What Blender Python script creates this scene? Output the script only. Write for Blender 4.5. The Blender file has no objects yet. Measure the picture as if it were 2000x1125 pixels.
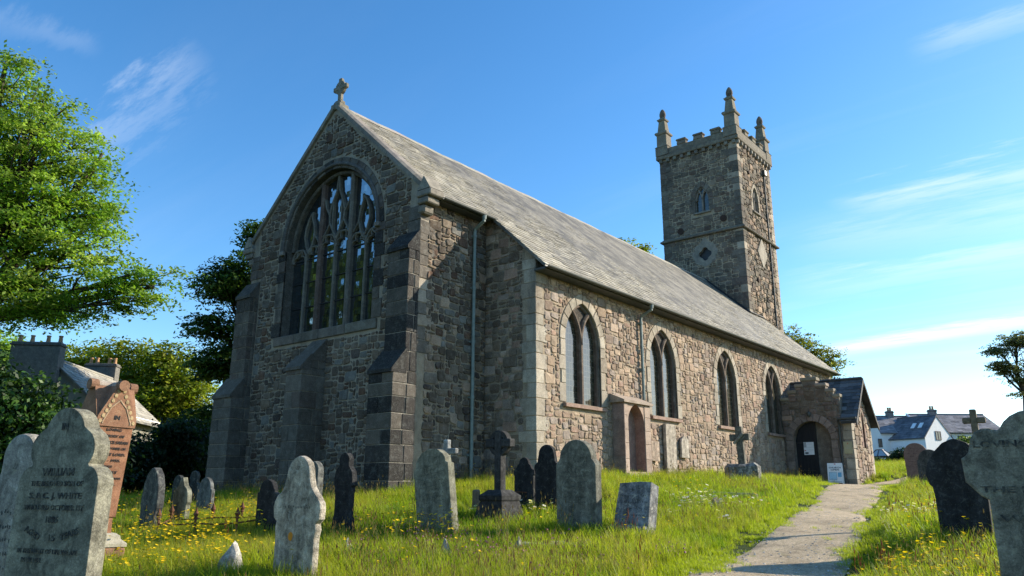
import bpy, bmesh, math, random
import numpy as np
from mathutils import Vector, Matrix
from mathutils.geometry import tessellate_polygon
rad = math.radians
sc = bpy.context.scene
COL = sc.collection
random.seed(7)

# ------------------------------------------------------------------ camera, sky, sun, exposure
YAW, PITCH, ROLL = -0.6812, 0.2578, 0.0026
FPX = 1473.75
CAM = np.array([18.02, -13.362, 1.6])
_f = np.array([math.sin(YAW)*math.cos(PITCH), math.cos(YAW)*math.cos(PITCH), math.sin(PITCH)])
_r0 = np.array([math.cos(YAW), -math.sin(YAW), 0.0]); _u0 = np.cross(_r0, _f)
_r = math.cos(ROLL)*_r0 + math.sin(ROLL)*_u0; _u = -math.sin(ROLL)*_r0 + math.cos(ROLL)*_u0
def at(px, py, d):
    return CAM + d*(_f + (px-1000)/FPX*_r - (py-562.5)/FPX*_u)
cam = bpy.data.cameras.new('camera'); camo = bpy.data.objects.new('camera', cam); COL.objects.link(camo)
cam.sensor_width = 36; cam.lens = 36*FPX/2000; cam.clip_start = .1; cam.clip_end = 6000
camo.matrix_world = Matrix([[_r[0], _u[0], -_f[0], CAM[0]], [_r[1], _u[1], -_f[1], CAM[1]], [_r[2], _u[2], -_f[2], CAM[2]], [0, 0, 0, 1]])
sc.camera = camo
SUN_AZ, SUN_EL = 34.5, 24.0
world = bpy.data.worlds.new('World'); sc.world = world; world.use_nodes = True
def N(nt, t, **k):
    n = nt.nodes.new(t)
    for a, b in k.items(): setattr(n, a, b)
    return n
def setin(n, **k):
    for a, b in k.items(): n.inputs[a.replace('_', ' ')].default_value = b
def build_world():
    nt = world.node_tree; bg = nt.nodes['Background']; bg.inputs[1].default_value = .14
    sky = N(nt, 'ShaderNodeTexSky', sky_type='NISHITA', sun_disc=False)
    sky.sun_elevation = rad(SUN_EL); sky.sun_rotation = rad(SUN_AZ)
    sky.air_density = .95; sky.dust_density = .3; sky.ozone_density = 2.4; sky.altitude = 150
    hs = N(nt, 'ShaderNodeHueSaturation'); hs.inputs['Saturation'].default_value = 1.27; hs.inputs['Hue'].default_value = .499
    nt.links.new(sky.outputs[0], hs.inputs['Color'])
    tc = N(nt, 'ShaderNodeTexCoord')
    # thin cirrus: streaks on a high flat layer, drawn by direction
    sep = N(nt, 'ShaderNodeSeparateXYZ'); nt.links.new(tc.outputs['Generated'], sep.inputs[0])
    mz = N(nt, 'ShaderNodeMath', operation='MAXIMUM'); mz.inputs[1].default_value = .03; nt.links.new(sep.outputs[2], mz.inputs[0])
    az = N(nt, 'ShaderNodeMath', operation='ADD'); az.inputs[1].default_value = .12; nt.links.new(mz.outputs[0], az.inputs[0])
    dv = N(nt, 'ShaderNodeVectorMath', operation='DIVIDE'); cmb = N(nt, 'ShaderNodeCombineXYZ')
    for i in range(3): nt.links.new(az.outputs[0], cmb.inputs[i])
    nt.links.new(tc.outputs['Generated'], dv.inputs[0]); nt.links.new(cmb.outputs[0], dv.inputs[1])
    mp = N(nt, 'ShaderNodeMapping'); mp.inputs['Rotation'].default_value = (0, 0, rad(-58)); mp.inputs['Scale'].default_value = (.42, 2.1, 0.0); mp.inputs['Location'].default_value = (.35, .8, 0)
    nt.links.new(dv.outputs[0], mp.inputs[0])
    n1 = N(nt, 'ShaderNodeTexNoise'); setin(n1, Scale=1.15, Detail=9.0, Roughness=.62, Distortion=.55); nt.links.new(mp.outputs[0], n1.inputs['Vector'])
    r1 = N(nt, 'ShaderNodeValToRGB'); r1.color_ramp.elements[0].position = .50; r1.color_ramp.elements[1].position = .78
    nt.links.new(n1.outputs[0], r1.inputs[0])
    # more cloud towards the west and north-west than overhead
    dot = N(nt, 'ShaderNodeVectorMath', operation='DOT_PRODUCT'); dot.inputs[1].default_value = (.25, .97, 0); nt.links.new(tc.outputs['Generated'], dot.inputs[0])
    mr = N(nt, 'ShaderNodeMapRange'); setin(mr, From_Min=.62, From_Max=.97, To_Min=.06, To_Max=.3); nt.links.new(dot.outputs['Value'], mr.inputs[0])
    ml = N(nt, 'ShaderNodeMath', operation='MULTIPLY'); nt.links.new(r1.outputs[0], ml.inputs[0]); nt.links.new(mr.outputs[0], ml.inputs[1])
    mz2 = N(nt, 'ShaderNodeMapRange'); setin(mz2, From_Min=.2, From_Max=.46, To_Min=1.0, To_Max=.3); nt.links.new(sep.outputs[2], mz2.inputs[0])
    ml2 = N(nt, 'ShaderNodeMath', operation='MULTIPLY'); nt.links.new(ml.outputs[0], ml2.inputs[0]); nt.links.new(mz2.outputs[0], ml2.inputs[1])
    fn = N(nt, 'ShaderNodeTexNoise'); setin(fn, Scale=5.0, Detail=7.0, Roughness=.68); nt.links.new(mp.outputs[0], fn.inputs['Vector'])
    fw = N(nt, 'ShaderNodeMath', operation='SUBTRACT'); fw.inputs[1].default_value = .5; nt.links.new(fn.outputs[0], fw.inputs[0])
    last = ml2.outputs[0]
    def streak(p, q, w, amt, wob):
        '''a feathered wisp along the great circle through two directions'''
        nonlocal last
        d1 = Vector(at(*p, 1)-CAM).normalized(); d2 = Vector(at(*q, 1)-CAM).normalized(); pn = d1.cross(d2).normalized(); mid = (d1+d2).normalized(); ce = mid.dot(d1)
        nd = N(nt, 'ShaderNodeVectorMath', operation='DOT_PRODUCT'); nd.inputs[1].default_value = pn; nt.links.new(tc.outputs['Generated'], nd.inputs[0])
        sm = N(nt, 'ShaderNodeMath', operation='MULTIPLY_ADD'); sm.inputs[1].default_value = wob; nt.links.new(fw.outputs[0], sm.inputs[0]); nt.links.new(nd.outputs['Value'], sm.inputs[2])
        ab = N(nt, 'ShaderNodeMath', operation='ABSOLUTE'); nt.links.new(sm.outputs[0], ab.inputs[0])
        bd = N(nt, 'ShaderNodeMapRange', interpolation_type='SMOOTHSTEP'); setin(bd, From_Min=.0, From_Max=w, To_Min=amt, To_Max=0.0); nt.links.new(ab.outputs[0], bd.inputs[0])
        al = N(nt, 'ShaderNodeVectorMath', operation='DOT_PRODUCT'); al.inputs[1].default_value = mid; nt.links.new(tc.outputs['Generated'], al.inputs[0])
        ed = N(nt, 'ShaderNodeMapRange', interpolation_type='SMOOTHSTEP'); setin(ed, From_Min=ce, From_Max=1-(1-ce)*.12, To_Min=0.0, To_Max=1.0); nt.links.new(al.outputs['Value'], ed.inputs[0])
        m1 = N(nt, 'ShaderNodeMath', operation='MULTIPLY'); nt.links.new(bd.outputs[0], m1.inputs[0]); nt.links.new(ed.outputs[0], m1.inputs[1])
        br = N(nt, 'ShaderNodeMapRange'); setin(br, From_Min=-.12, From_Max=.12, To_Min=.35, To_Max=1.0); nt.links.new(fw.outputs[0], br.inputs[0])
        m2 = N(nt, 'ShaderNodeMath', operation='MULTIPLY'); nt.links.new(m1.outputs[0], m2.inputs[0]); nt.links.new(br.outputs[0], m2.inputs[1])
        mx_ = N(nt, 'ShaderNodeMath', operation='MAXIMUM'); nt.links.new(last, mx_.inputs[0]); nt.links.new(m2.outputs[0], mx_.inputs[1]); last = mx_.outputs[0]
    streak((1560, 694), (2260, 585), .0135, 1.25, .022)                 # bright low bar in the west
    streak((1600, 412), (2300, 275), .03, .5, .1); streak((1500, 480), (2240, 395), .04, .26, .08); streak((1500, 565), (2240, 465), .03, .34, .06)
    streak((1760, 110), (2260, -45), .018, .26, .06); streak((120, 350), (420, 90), .035, .2, .18); streak((-80, 0), (210, 100), .022, .13, .09)
    class _o: outputs = [last]
    ml = _o
    mx = N(nt, 'ShaderNodeMixRGB'); mx.inputs[2].default_value = (4.4, 4.7, 5.0, 1)
    nt.links.new(ml.outputs[0], mx.inputs[0]); nt.links.new(hs.outputs[0], mx.inputs[1]); nt.links.new(mx.outputs[0], bg.inputs[0])
build_world()
sl = bpy.data.lights.new('sun', 'SUN'); slo = bpy.data.objects.new('sun', sl); COL.objects.link(slo)
sl.energy = 4.6; sl.angle = rad(.53); sl.color = (1, .9, .74)
_S = Vector((math.sin(rad(SUN_AZ))*math.cos(rad(SUN_EL)), math.cos(rad(SUN_AZ))*math.cos(rad(SUN_EL)), math.sin(rad(SUN_EL))))
slo.rotation_euler = _S.to_track_quat('Z', 'Y').to_euler(); slo.location = (30, 40, 40)
sc.view_settings.view_transform = 'Standard'; sc.view_settings.look = 'None'; sc.view_settings.exposure = 0.93; sc.view_settings.gamma = 1
sc.render.engine = 'CYCLES'
sc.cycles.max_bounces = 6; sc.cycles.diffuse_bounces = 3; sc.cycles.transparent_max_bounces = 8

# ------------------------------------------------------------------ object helpers
def tag(o, label=None, cat=None, group=None, kind=None):
    for k, v in (('label', label), ('category', cat), ('group', group), ('kind', kind)):
        if v: o[k] = v
    return o
def thing(name, label, cat, loc=(0, 0, 0), rot=(0, 0, 0), group=None):
    o = bpy.data.objects.new(name, None); COL.objects.link(o); o.empty_display_size = .2
    o.location = tuple(float(c) for c in loc); o.rotation_euler = rot
    return tag(o, label, cat, group)
class MB:
    def __init__(s): s.v = []; s.f = []; s.c = []
    def add(s, vs, fs, col):
        o = len(s.v); s.v += [tuple(map(float, p)) for p in vs]; s.f += [tuple(o+i for i in q) for q in fs]
        if isinstance(col, list): s.c += col
        else: s.c += [col]*len(vs)
    def cbox(s, lo, hi, b, col, M=None, jit=0):
        (x0, y0, z0), (x1, y1, z1) = lo, hi; vs = []; idx = {}
        b = min(b, .45*abs(x1-x0), .45*abs(y1-y0), .45*abs(z1-z0))
        for sx in (0, 1):
            for sy in (0, 1):
                for sz in (0, 1):
                    j = [random.uniform(-jit, jit) for _ in range(3)]
                    X, Y, Z = (x0, x1)[sx]+j[0], (y0, y1)[sy]+j[1], (z0, z1)[sz]+j[2]
                    dx, dy, dz = (b, -b)[sx], (b, -b)[sy], (b, -b)[sz]
                    for a, p in enumerate(((X, Y+dy, Z+dz), (X+dx, Y, Z+dz), (X+dx, Y+dy, Z))):
                        idx[sx, sy, sz, a] = len(vs); vs.append(p)
        fs = []
        for k in (0, 1):
            fs.append([idx[k, a, c, 0] for a, c in ((0, 0), (1, 0), (1, 1), (0, 1))])
            fs.append([idx[a, k, c, 1] for a, c in ((0, 0), (1, 0), (1, 1), (0, 1))])
            fs.append([idx[a, c, k, 2] for a, c in ((0, 0), (1, 0), (1, 1), (0, 1))])
        for a in (0, 1):
            for c in (0, 1):
                fs.append([idx[a, c, 0, 0], idx[a, c, 1, 0], idx[a, c, 1, 1], idx[a, c, 0, 1]])
                fs.append([idx[a, 0, c, 0], idx[a, 1, c, 0], idx[a, 1, c, 2], idx[a, 0, c, 2]])
                fs.append([idx[0, a, c, 1], idx[1, a, c, 1], idx[1, a, c, 2], idx[0, a, c, 2]])
        for a in (0, 1):
            for c in (0, 1):
                for e in (0, 1): fs.append([idx[a, c, e, 0], idx[a, c, e, 1], idx[a, c, e, 2]])
        if M is not None: vs = [M @ Vector(p) for p in vs]
        s.add(vs, fs, col)
    def slab(s, ring, nrm, h, b, col, d0=-.03, dome=0):
        """a convex stone: ring of 3-D points on the wall plane, standing h proud, edges chamfered by b"""
        n = len(ring); R = [Vector(p) for p in ring]; c = sum(R, Vector())/n; nrm = Vector(nrm)
        ins = []
        for p in R:
            d = c-p; L = d.length or 1; ins.append(p+d*(min(b, .4*L)/L))
        vs = [p+nrm*d0 for p in R]+[p+nrm*(h-b*.7) for p in R]+[p+nrm*(h+random.uniform(-1, 1)*dome*.6) for p in ins]
        fs = []
        for k in (0, 1):
            for i in range(n): fs.append((k*n+i, k*n+(i+1) % n, (k+1)*n+(i+1) % n, (k+1)*n+i))
        if dome:
            cc = c+nrm*(h+dome*random.uniform(-.2, 1)); vs.append(cc)
            for i in range(n): fs.append((2*n+i, 2*n+(i+1) % n, 3*n))
        else: fs.append(tuple(2*n+i for i in range(n)))
        s.add(vs, fs, col)
    def tube(s, path, r, n=8, col=(1, 1, 1, 1), cap=True):
        P = [Vector(p) for p in path]; rr = r if hasattr(r, '__len__') else [r]*len(P); vs = []; fs = []; ref = None
        for i, p in enumerate(P):
            t = (P[min(i+1, len(P)-1)]-P[max(i-1, 0)]); t = t.normalized() if t.length else Vector((0, 0, 1))
            if ref is None: ref = Vector((1, 0, 0)) if abs(t.x) < .8 else Vector((0, 1, 0))
            a = (ref-t*ref.dot(t)); a = a.normalized() if a.length > 1e-6 else t.orthogonal().normalized(); ref = a; bb = t.cross(a)
            for k in range(n):
                th = 2*math.pi*k/n; vs.append(p+(a*math.cos(th)+bb*math.sin(th))*rr[i])
        for i in range(len(P)-1):
            for k in range(n): fs.append((i*n+k, i*n+(k+1) % n, (i+1)*n+(k+1) % n, (i+1)*n+k))
        if cap: fs.append(tuple(range(n))); fs.append(tuple((len(P)-1)*n+k for k in range(n)))
        s.add(vs, fs, col)
    def lathe(s, prof, c, n=12, col=(1, 1, 1, 1), sq=False):
        vs = []; fs = []
        for r, z in prof:
            for k in range(n):
                th = 2*math.pi*(k+.5)/n; q = r/math.cos(math.pi/4) if sq else r
                vs.append((c[0]+q*math.cos(th), c[1]+q*math.sin(th), c[2]+z))
        for i in range(len(prof)-1):
            for k in range(n): fs.append((i*n+k, i*n+(k+1) % n, (i+1)*n+(k+1) % n, (i+1)*n+k))
        fs.append(tuple(range(n))); fs.append(tuple((len(prof)-1)*n+k for k in range(n)))
        s.add(vs, fs, col)
    def sweep2(s, F, path, w, d0, d1, col):
        """a bar of width w following a 2-D path on wall frame F, from depth d0 to d1"""
        n = len(path); vs = []; fs = []
        for i in range(n):
            a = path[max(i-1, 0)]; b = path[min(i+1, n-1)]
            tx, ty = b[0]-a[0], b[1]-a[1]; L = math.hypot(tx, ty) or 1; nx, ny = -ty/L*w/2, tx/L*w/2
            x, y = path[i]; ch = .3*w
            for px, py, d in ((x-nx, y-ny, d0), (x-nx, y-ny, d1-ch), (x-nx*.45, y-ny*.45, d1), (x+nx*.45, y+ny*.45, d1), (x+nx, y+ny, d1-ch), (x+nx, y+ny, d0)): vs.append(F(px, py, d))
        for i in range(n-1):
            for k in range(6): fs.append((i*6+k, i*6+(k+1) % 6, i*6+6+(k+1) % 6, i*6+6+k))
        fs.append(tuple(range(6))); fs.append(tuple((n-1)*6+k for k in range(6)))
        s.add(vs, fs, col)
    def poly(s, F, outer, holes, d, col, back=None, hole_depth=None, hole_col=None):
        """flat wall face with holes at depth d; optional back face and hole reveals"""
        loops = [outer]+holes
        pts = [p for l in loops for p in l]
        tri = tessellate_polygon([[Vector((p[0], p[1], 0)) for p in l] for l in loops])
        s.add([F(p[0], p[1], d) for p in pts], [tuple(t) for t in tri], col)
        if back is not None:
            n = len(outer); s.add([F(p[0], p[1], d) for p in outer]+[F(p[0], p[1], back) for p in outer], [(i, (i+1) % n, n+(i+1) % n, n+i) for i in range(n)], col)
            s.add([F(p[0], p[1], back) for p in outer], [tuple(t) for t in tessellate_polygon([[Vector((p[0], p[1], 0)) for p in outer]])], col)
        if hole_depth is not None:
            for h in holes:
                n = len(h); s.add([F(p[0], p[1], d) for p in h]+[F(p[0], p[1], hole_depth) for p in h], [(i, (i+1) % n, n+(i+1) % n, n+i) for i in range(n)], hole_col or col)
    def build(s, name, m, parent=None, smooth=False, weld=False, off=None):
        me = bpy.data.meshes.new(name); me.from_pydata(s.v, [], s.f)
        ca = me.color_attributes.new('Col', 'FLOAT_COLOR', 'POINT')
        ca.data.foreach_set('color', np.array(s.c, dtype=np.float32).ravel())
        bm = bmesh.new(); bm.from_mesh(me)
        if weld: bmesh.ops.remove_doubles(bm, verts=bm.verts, dist=1e-4)
        bmesh.ops.recalc_face_normals(bm, faces=bm.faces); bm.to_mesh(me); bm.free()
        if smooth: me.shade_smooth()
        me.materials.append(m)
        o = bpy.data.objects.new(name, me); COL.objects.link(o)
        if parent is not None:
            o.parent = parent
            if off is not None: o.matrix_parent_inverse = Matrix.Translation(-Vector(off))
        return o
def c4(c, j=0, k=None):
    k = random.uniform(1-j, 1+j) if k is None else k
    return tuple(max(0, min(1, x*k*random.uniform(1-j*.25, 1+j*.25))) for x in c[:3])+(1.0,)

# ------------------------------------------------------------------ materials
def base_mat(name, rough=.9, spec=.3):
    m = bpy.data.materials.new(name); m.use_nodes = True; nt = m.node_tree
    b = nt.nodes['Principled BSDF']; b.inputs['Roughness'].default_value = rough; b.inputs['Specular IOR Level'].default_value = spec
    return m, nt, b
def noise(nt, scale, detail=4, rough=.6, coord='Object', stretch=None, dist=0):
    tc = N(nt, 'ShaderNodeTexCoord'); n = N(nt, 'ShaderNodeTexNoise'); setin(n, Scale=scale, Detail=detail, Roughness=rough, Distortion=dist)
    src = tc.outputs[coord]
    if stretch:
        mp = N(nt, 'ShaderNodeMapping'); mp.inputs['Scale'].default_value = stretch; nt.links.new(src, mp.inputs[0]); src = mp.outputs[0]
    nt.links.new(src, n.inputs['Vector']); return n.outputs[0]
def ramp(nt, fac, stops, interp='LINEAR'):
    r = N(nt, 'ShaderNodeValToRGB'); cr = r.color_ramp; cr.interpolation = interp
    while len(cr.elements) < len(stops): cr.elements.new(.5)
    for e, (p, c) in zip(cr.elements, stops):
        e.position = p; e.color = c if hasattr(c, '__len__') else (c, c, c, 1)
    nt.links.new(fac, r.inputs[0]); return r.outputs[0]
def mix(nt, mode, fac, a, b):
    m = N(nt, 'ShaderNodeMixRGB', blend_type=mode)
    for i, v in ((0, fac), (1, a), (2, b)):
        if hasattr(v, 'is_linked') or hasattr(v, 'links'): nt.links.new(v, m.inputs[i])
        else: m.inputs[i].default_value = v
    return m.outputs[0]
def bump(nt, b, h, strength, dist):
    n = N(nt, 'ShaderNodeBump'); n.inputs['Strength'].default_value = strength; n.inputs['Distance'].default_value = dist
    nt.links.new(h, n.inputs['Height']); nt.links.new(n.outputs[0], b.inputs['Normal'])
def attr(nt, a='Col'):
    n = N(nt, 'ShaderNodeAttribute', attribute_name=a); return n.outputs['Color']
def stone_mat(name, speck=.35, stain=.55, stain_col=(.05, .045, .04, 1), lichen=0, lichen_col=(.38, .38, .33, 1), bumpd=.012, scale=1.0, coord='Object', stretch=(1, 1, .35), blotch=0):
    m, nt, b = base_mat(name, .92, .2)
    c = attr(nt)
    big = noise(nt, 3.5*scale, 5, .65, coord)
    c = mix(nt, 'MULTIPLY', 1.0, c, ramp(nt, big, [(.3, .72), (.7, 1.22)]))
    fine = noise(nt, 46*scale, 3, .7, coord)
    c = mix(nt, 'MULTIPLY', .8, c, ramp(nt, fine, [(.32, .55), (.55, 1.05), (.72, 1.45)]))
    if speck:
        sp = noise(nt, 95*scale, 1, .5, coord)
        c = mix(nt, 'MIX', mix(nt, 'MULTIPLY', 1.0, ramp(nt, sp, [(.66, 0.0), (.73, 1.0)]), (speck, speck, speck, 1)), c, (.62, .6, .56, 1))
    if stain:
        st = noise(nt, .9*scale, 6, .7, coord, stretch)
        c = mix(nt, 'MIX', mix(nt, 'MULTIPLY', 1.0, ramp(nt, st, [(.52, 0.0), (.68, 1.0)]), (stain, stain, stain, 1)), c, stain_col)
    if blotch:
        bl = noise(nt, 4.5*scale, 7, .72, coord, None, .8); c = mix(nt, 'MULTIPLY', blotch, c, ramp(nt, bl, [(.34, .38), (.5, 1.0), (.66, 1.75)]))
        dr = noise(nt, 5*scale, 4, .6, coord, (1, 1, .07)); c = mix(nt, 'MULTIPLY', blotch*.8, c, ramp(nt, dr, [(.36, .5), (.56, 1.1), (.7, 1.4)]))
    if lichen:
        li = noise(nt, 7*scale, 6, .75, coord, None, .4)
        c = mix(nt, 'MIX', mix(nt, 'MULTIPLY', 1.0, ramp(nt, li, [(.53, 0.0), (.62, 1.0)]), (lichen, lichen, lichen, 1)), c, lichen_col)
    nt.links.new(c, b.inputs['Base Color'])
    h = noise(nt, 22*scale, 8, .72, coord); bump(nt, b, h, .9, bumpd)
    return m
M = {}
M['rubble'] = stone_mat('rubble_granite', .3, .35, (.06, .052, .045, 1), .25, (.33, .31, .26, 1), .02)
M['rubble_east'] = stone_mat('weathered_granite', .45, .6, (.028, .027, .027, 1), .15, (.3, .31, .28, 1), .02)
M['dressed'] = stone_mat('dressed_granite', .4, .35, (.08, .07, .06, 1), .2, (.36, .34, .28, 1), .008)
M['tower'] = stone_mat('tower_granite', .3, .45, (.06, .055, .05, 1), .3, (.3, .3, .2, 1), .03, .7)
def slate(name, lich, lcol, bd=.006):
    m, nt, b = base_mat(name, .75, .35); c = attr(nt)
    a = noise(nt, 1.3, 6, .7); c = mix(nt, 'MIX', mix(nt, 'MULTIPLY', 1.0, ramp(nt, a, [(.4, 0.0), (.62, 1.0)]), (lich, lich, lich, 1)), c, lcol)
    sk = noise(nt, .55, 8, .7, 'Object', None, 1.2); c = mix(nt, 'MULTIPLY', .8, c, ramp(nt, sk, [(.35, .72), (.5, 1.0), (.65, 1.1)])); f = noise(nt, 30, 5, .7); c = mix(nt, 'MULTIPLY', .8, c, ramp(nt, f, [(.3, .65), (.7, 1.3)]))
    nt.links.new(c, b.inputs['Base Color']); bump(nt, b, noise(nt, 26, 6, .7), .8, bd); return m
M['slate_old'] = slate('lichened_slate', .5, (.37, .335, .26, 1))
M['slate_dark'] = slate('dark_slate', .2, (.2, .21, .2, 1))
M['slate_far'] = slate('purple_slate', .3, (.34, .32, .32, 1))
def plain(name, col, rough=.6, spec=.3, nz=.25, sc_=8, metal=0):
    m, nt, b = base_mat(name, rough, spec); b.inputs['Metallic'].default_value = metal
    c = mix(nt, 'MULTIPLY', 1.0, (*col, 1), ramp(nt, noise(nt, sc_, 6, .65), [(.3, 1-nz), (.7, 1+nz)])); nt.links.new(c, b.inputs['Base Color'])
    bump(nt, b, noise(nt, sc_*5, 4), .3, .004); return m
M['gutter'] = plain('grey_green_iron', (.17, .21, .19), .45, .5)
M['gutter_dark'] = plain('dark_gutter_iron', (.05, .055, .05), .5, .5)
M['black_wood'] = plain('black_boarded_wood', (.012, .013, .016), .55, .3)
M['white_render'] = plain('white_render', (.8, .8, .8), .85, .2, .05, 2)
M['white_paint'] = plain('white_paint', (.8, .8, .8), .4, .4, .04)
M['cream_render'] = plain('stained_render', (.2, .19, .155), .9, .2, .2, 3)
M['terracotta'] = plain('terracotta', (.42, .24, .12), .8, .2)
M['rust'] = plain('rusty_iron', (.13, .055, .03), .85, .2, .5, 20)
M['tie'] = plain('dark_rusted_iron', (.05, .03, .022), .85, .2, .4, 20)
M['lead'] = plain('lead', (.02, .02, .022), .5, .4)
def worn_letters():
    m, nt, b = base_mat('worn_letter_paint', .8, .2)
    c = ramp(nt, noise(nt, 26, 5, .7), [(.36, (.022, .023, .024, 1)), (.48, (.055, .054, .047, 1)), (.58, (.12, .113, .085, 1))]); nt.links.new(c, b.inputs['Base Color']); return m
M['letters_worn'] = worn_letters()
M['old_wood'] = plain('weathered_wood', (.14, .11, .075), .85, .2, .4, 14)
M['letters'] = plain('inscription_black', (.012, .013, .015), .6, .3, .3, 60)
M['letters_grey'] = plain('worn_inscription', (.05, .055, .05), .8, .2, .5, 60)
M['print_dark'] = plain('dark_print', (.02, .03, .05), .6, .3, .05)
M['print_blue'] = plain('blue_print', (.16, .42, .62), .6, .3, .05)
M['print_pale'] = plain('pale_blue_print', (.45, .66, .78), .6, .3, .05)
M['print_red'] = plain('red_print', (.5, .03, .03), .6, .3, .05)
M['print_cream'] = plain('cream_board', (.42, .37, .22), .6, .3, .06)
M['print_grey'] = plain('grey_print', (.42, .42, .42), .7, .3, .05)
M['paint_frame'] = plain('plum_window_paint', (.05, .035, .045), .5, .4)
def glass_mat(name, col, cell, rough, lead=(.02, .02, .02, 1), mort=.02, wob=.35, ior=None, tilt=.06):
    m, nt, b = base_mat(name, rough, .8); tc = N(nt, 'ShaderNodeTexCoord')
    br = N(nt, 'ShaderNodeTexBrick', offset=0.0); setin(br, Scale=1.0, Mortar_Size=mort, Mortar_Smooth=.2, Bias=0.0, Brick_Width=cell[0], Row_Height=cell[1])
    br.inputs['Color1'].default_value = (*[k*.8 for k in col], 1); br.inputs['Color2'].default_value = (*[k*1.25 for k in col], 1); br.inputs['Mortar'].default_value = lead
    nt.links.new(tc.outputs['UV'], br.inputs['Vector']); nt.links.new(br.outputs[0], b.inputs['Base Color'])
    n = N(nt, 'ShaderNodeTexNoise'); setin(n, Scale=3.2, Detail=3.0); nt.links.new(tc.outputs['UV'], n.inputs['Vector'])
    ad = mix(nt, 'MIX', .12, n.outputs[0], br.outputs[0]); bump(nt, b, ad, wob, .02)
    bn = b.inputs['Normal'].links[0].from_socket
    dv = N(nt, 'ShaderNodeVectorMath', operation='DIVIDE'); dv.inputs[1].default_value = (cell[0], cell[1], 1); nt.links.new(tc.outputs['UV'], dv.inputs[0])
    fl = N(nt, 'ShaderNodeVectorMath', operation='FLOOR'); nt.links.new(dv.outputs[0], fl.inputs[0]); wn = N(nt, 'ShaderNodeTexWhiteNoise'); nt.links.new(fl.outputs[0], wn.inputs['Vector'])
    sb = N(nt, 'ShaderNodeVectorMath', operation='SUBTRACT'); sb.inputs[1].default_value = (.5, .5, .5); nt.links.new(wn.outputs['Color'], sb.inputs[0])
    sk = N(nt, 'ShaderNodeVectorMath', operation='SCALE'); sk.inputs['Scale'].default_value = tilt; nt.links.new(sb.outputs[0], sk.inputs[0])
    av = N(nt, 'ShaderNodeVectorMath', operation='ADD'); nt.links.new(bn, av.inputs[0]); nt.links.new(sk.outputs[0], av.inputs[1]); nv = N(nt, 'ShaderNodeVectorMath', operation='NORMALIZE'); nt.links.new(av.outputs[0], nv.inputs[0]); nt.links.new(nv.outputs[0], b.inputs['Normal'])
    if ior: b.inputs['IOR'].default_value = ior
    return m
M['glass_south'] = glass_mat('leaded_olive_glass', (.04, .038, .025), (.13, .17), .1, (.09, .082, .06, 1), .012, .25, None, .03)
M['glass_east'] = glass_mat('leaded_dark_glass', (.012, .022, .028), (.14, .2), .05, (.006, .006, .006, 1), .018, .3, 2.5, .14)
M['glass_plain'] = plain('dark_window_glass', (.02, .025, .03), .06, .8, .1)
def leaf_mat(name, trans=.4, rough=.55, spec=.3):
    m, nt, b = base_mat(name, rough, spec); c = attr(nt); nt.links.new(c, b.inputs['Base Color'])
    t = N(nt, 'ShaderNodeBsdfTranslucent'); mixs = N(nt, 'ShaderNodeMixShader'); mixs.inputs[0].default_value = trans
    tcol = mix(nt, 'MULTIPLY', 1.0, c, (1.35, 1.5, .7, 1)); nt.links.new(tcol, t.inputs[0])
    out = nt.nodes['Material Output']; nt.links.new(b.outputs[0], mixs.inputs[1]); nt.links.new(t.outputs[0], mixs.inputs[2]); nt.links.new(mixs.outputs[0], out.inputs[0]); return m
M['leaf'] = leaf_mat('leaves', .45); M['leaf_gloss'] = leaf_mat('glossy_leaves', .22, .5, .28); M['blade'] = leaf_mat('grass_blades', .5, .5, .25); M['petal'] = leaf_mat('petals', .3)
def bark_mat():
    m, nt, b = base_mat('bark', .95, .1)
    c = ramp(nt, noise(nt, 5, 7, .7, 'Object', (3, 3, .5)), [(.3, (.03, .025, .018, 1)), (.7, (.13, .11, .085, 1))]); nt.links.new(c, b.inputs['Base Color']); bump(nt, b, noise(nt, 9, 6, .7, 'Object', (3, 3, .5)), 1, .05); return m
M['bark'] = bark_mat()
def ground_mat():
    m, nt, b = base_mat('turf', .95, .1)
    c = ramp(nt, noise(nt, 1.1, 8, .7), [(.3, (.03, .045, .012, 1)), (.55, (.06, .085, .02, 1)), (.75, (.1, .095, .035, 1))])
    nt.links.new(c, b.inputs['Base Color']); bump(nt, b, noise(nt, 14, 6, .7), 1, .06); return m
M['turf'] = ground_mat()
def path_mat():
    m, nt, b = base_mat('gravel_path', .95, .15)
    c = ramp(nt, noise(nt, 55, 3, .8), [(.3, (.28, .2, .115, 1)), (.5, (.54, .425, .275, 1)), (.72, (.72, .6, .43, 1))])
    c = mix(nt, 'MULTIPLY', 1.0, c, ramp(nt, noise(nt, 1.3, 8, .75), [(.3, .55), (.5, 1.02), (.7, 1.25)]))
    c = mix(nt, 'MULTIPLY', .8, c, ramp(nt, noise(nt, 16, 5, .8), [(.35, .6), (.6, 1.15)]))
    c = mix(nt, 'MIX', ramp(nt, noise(nt, 3.2, 7, .75), [(.57, 0.0), (.7, .75)]), c, (.17, .165, .06, 1))
    nt.links.new(c, b.inputs['Base Color']); bump(nt, b, noise(nt, 60, 4, .75), 1, .025); return m
M['path'] = path_mat()

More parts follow.
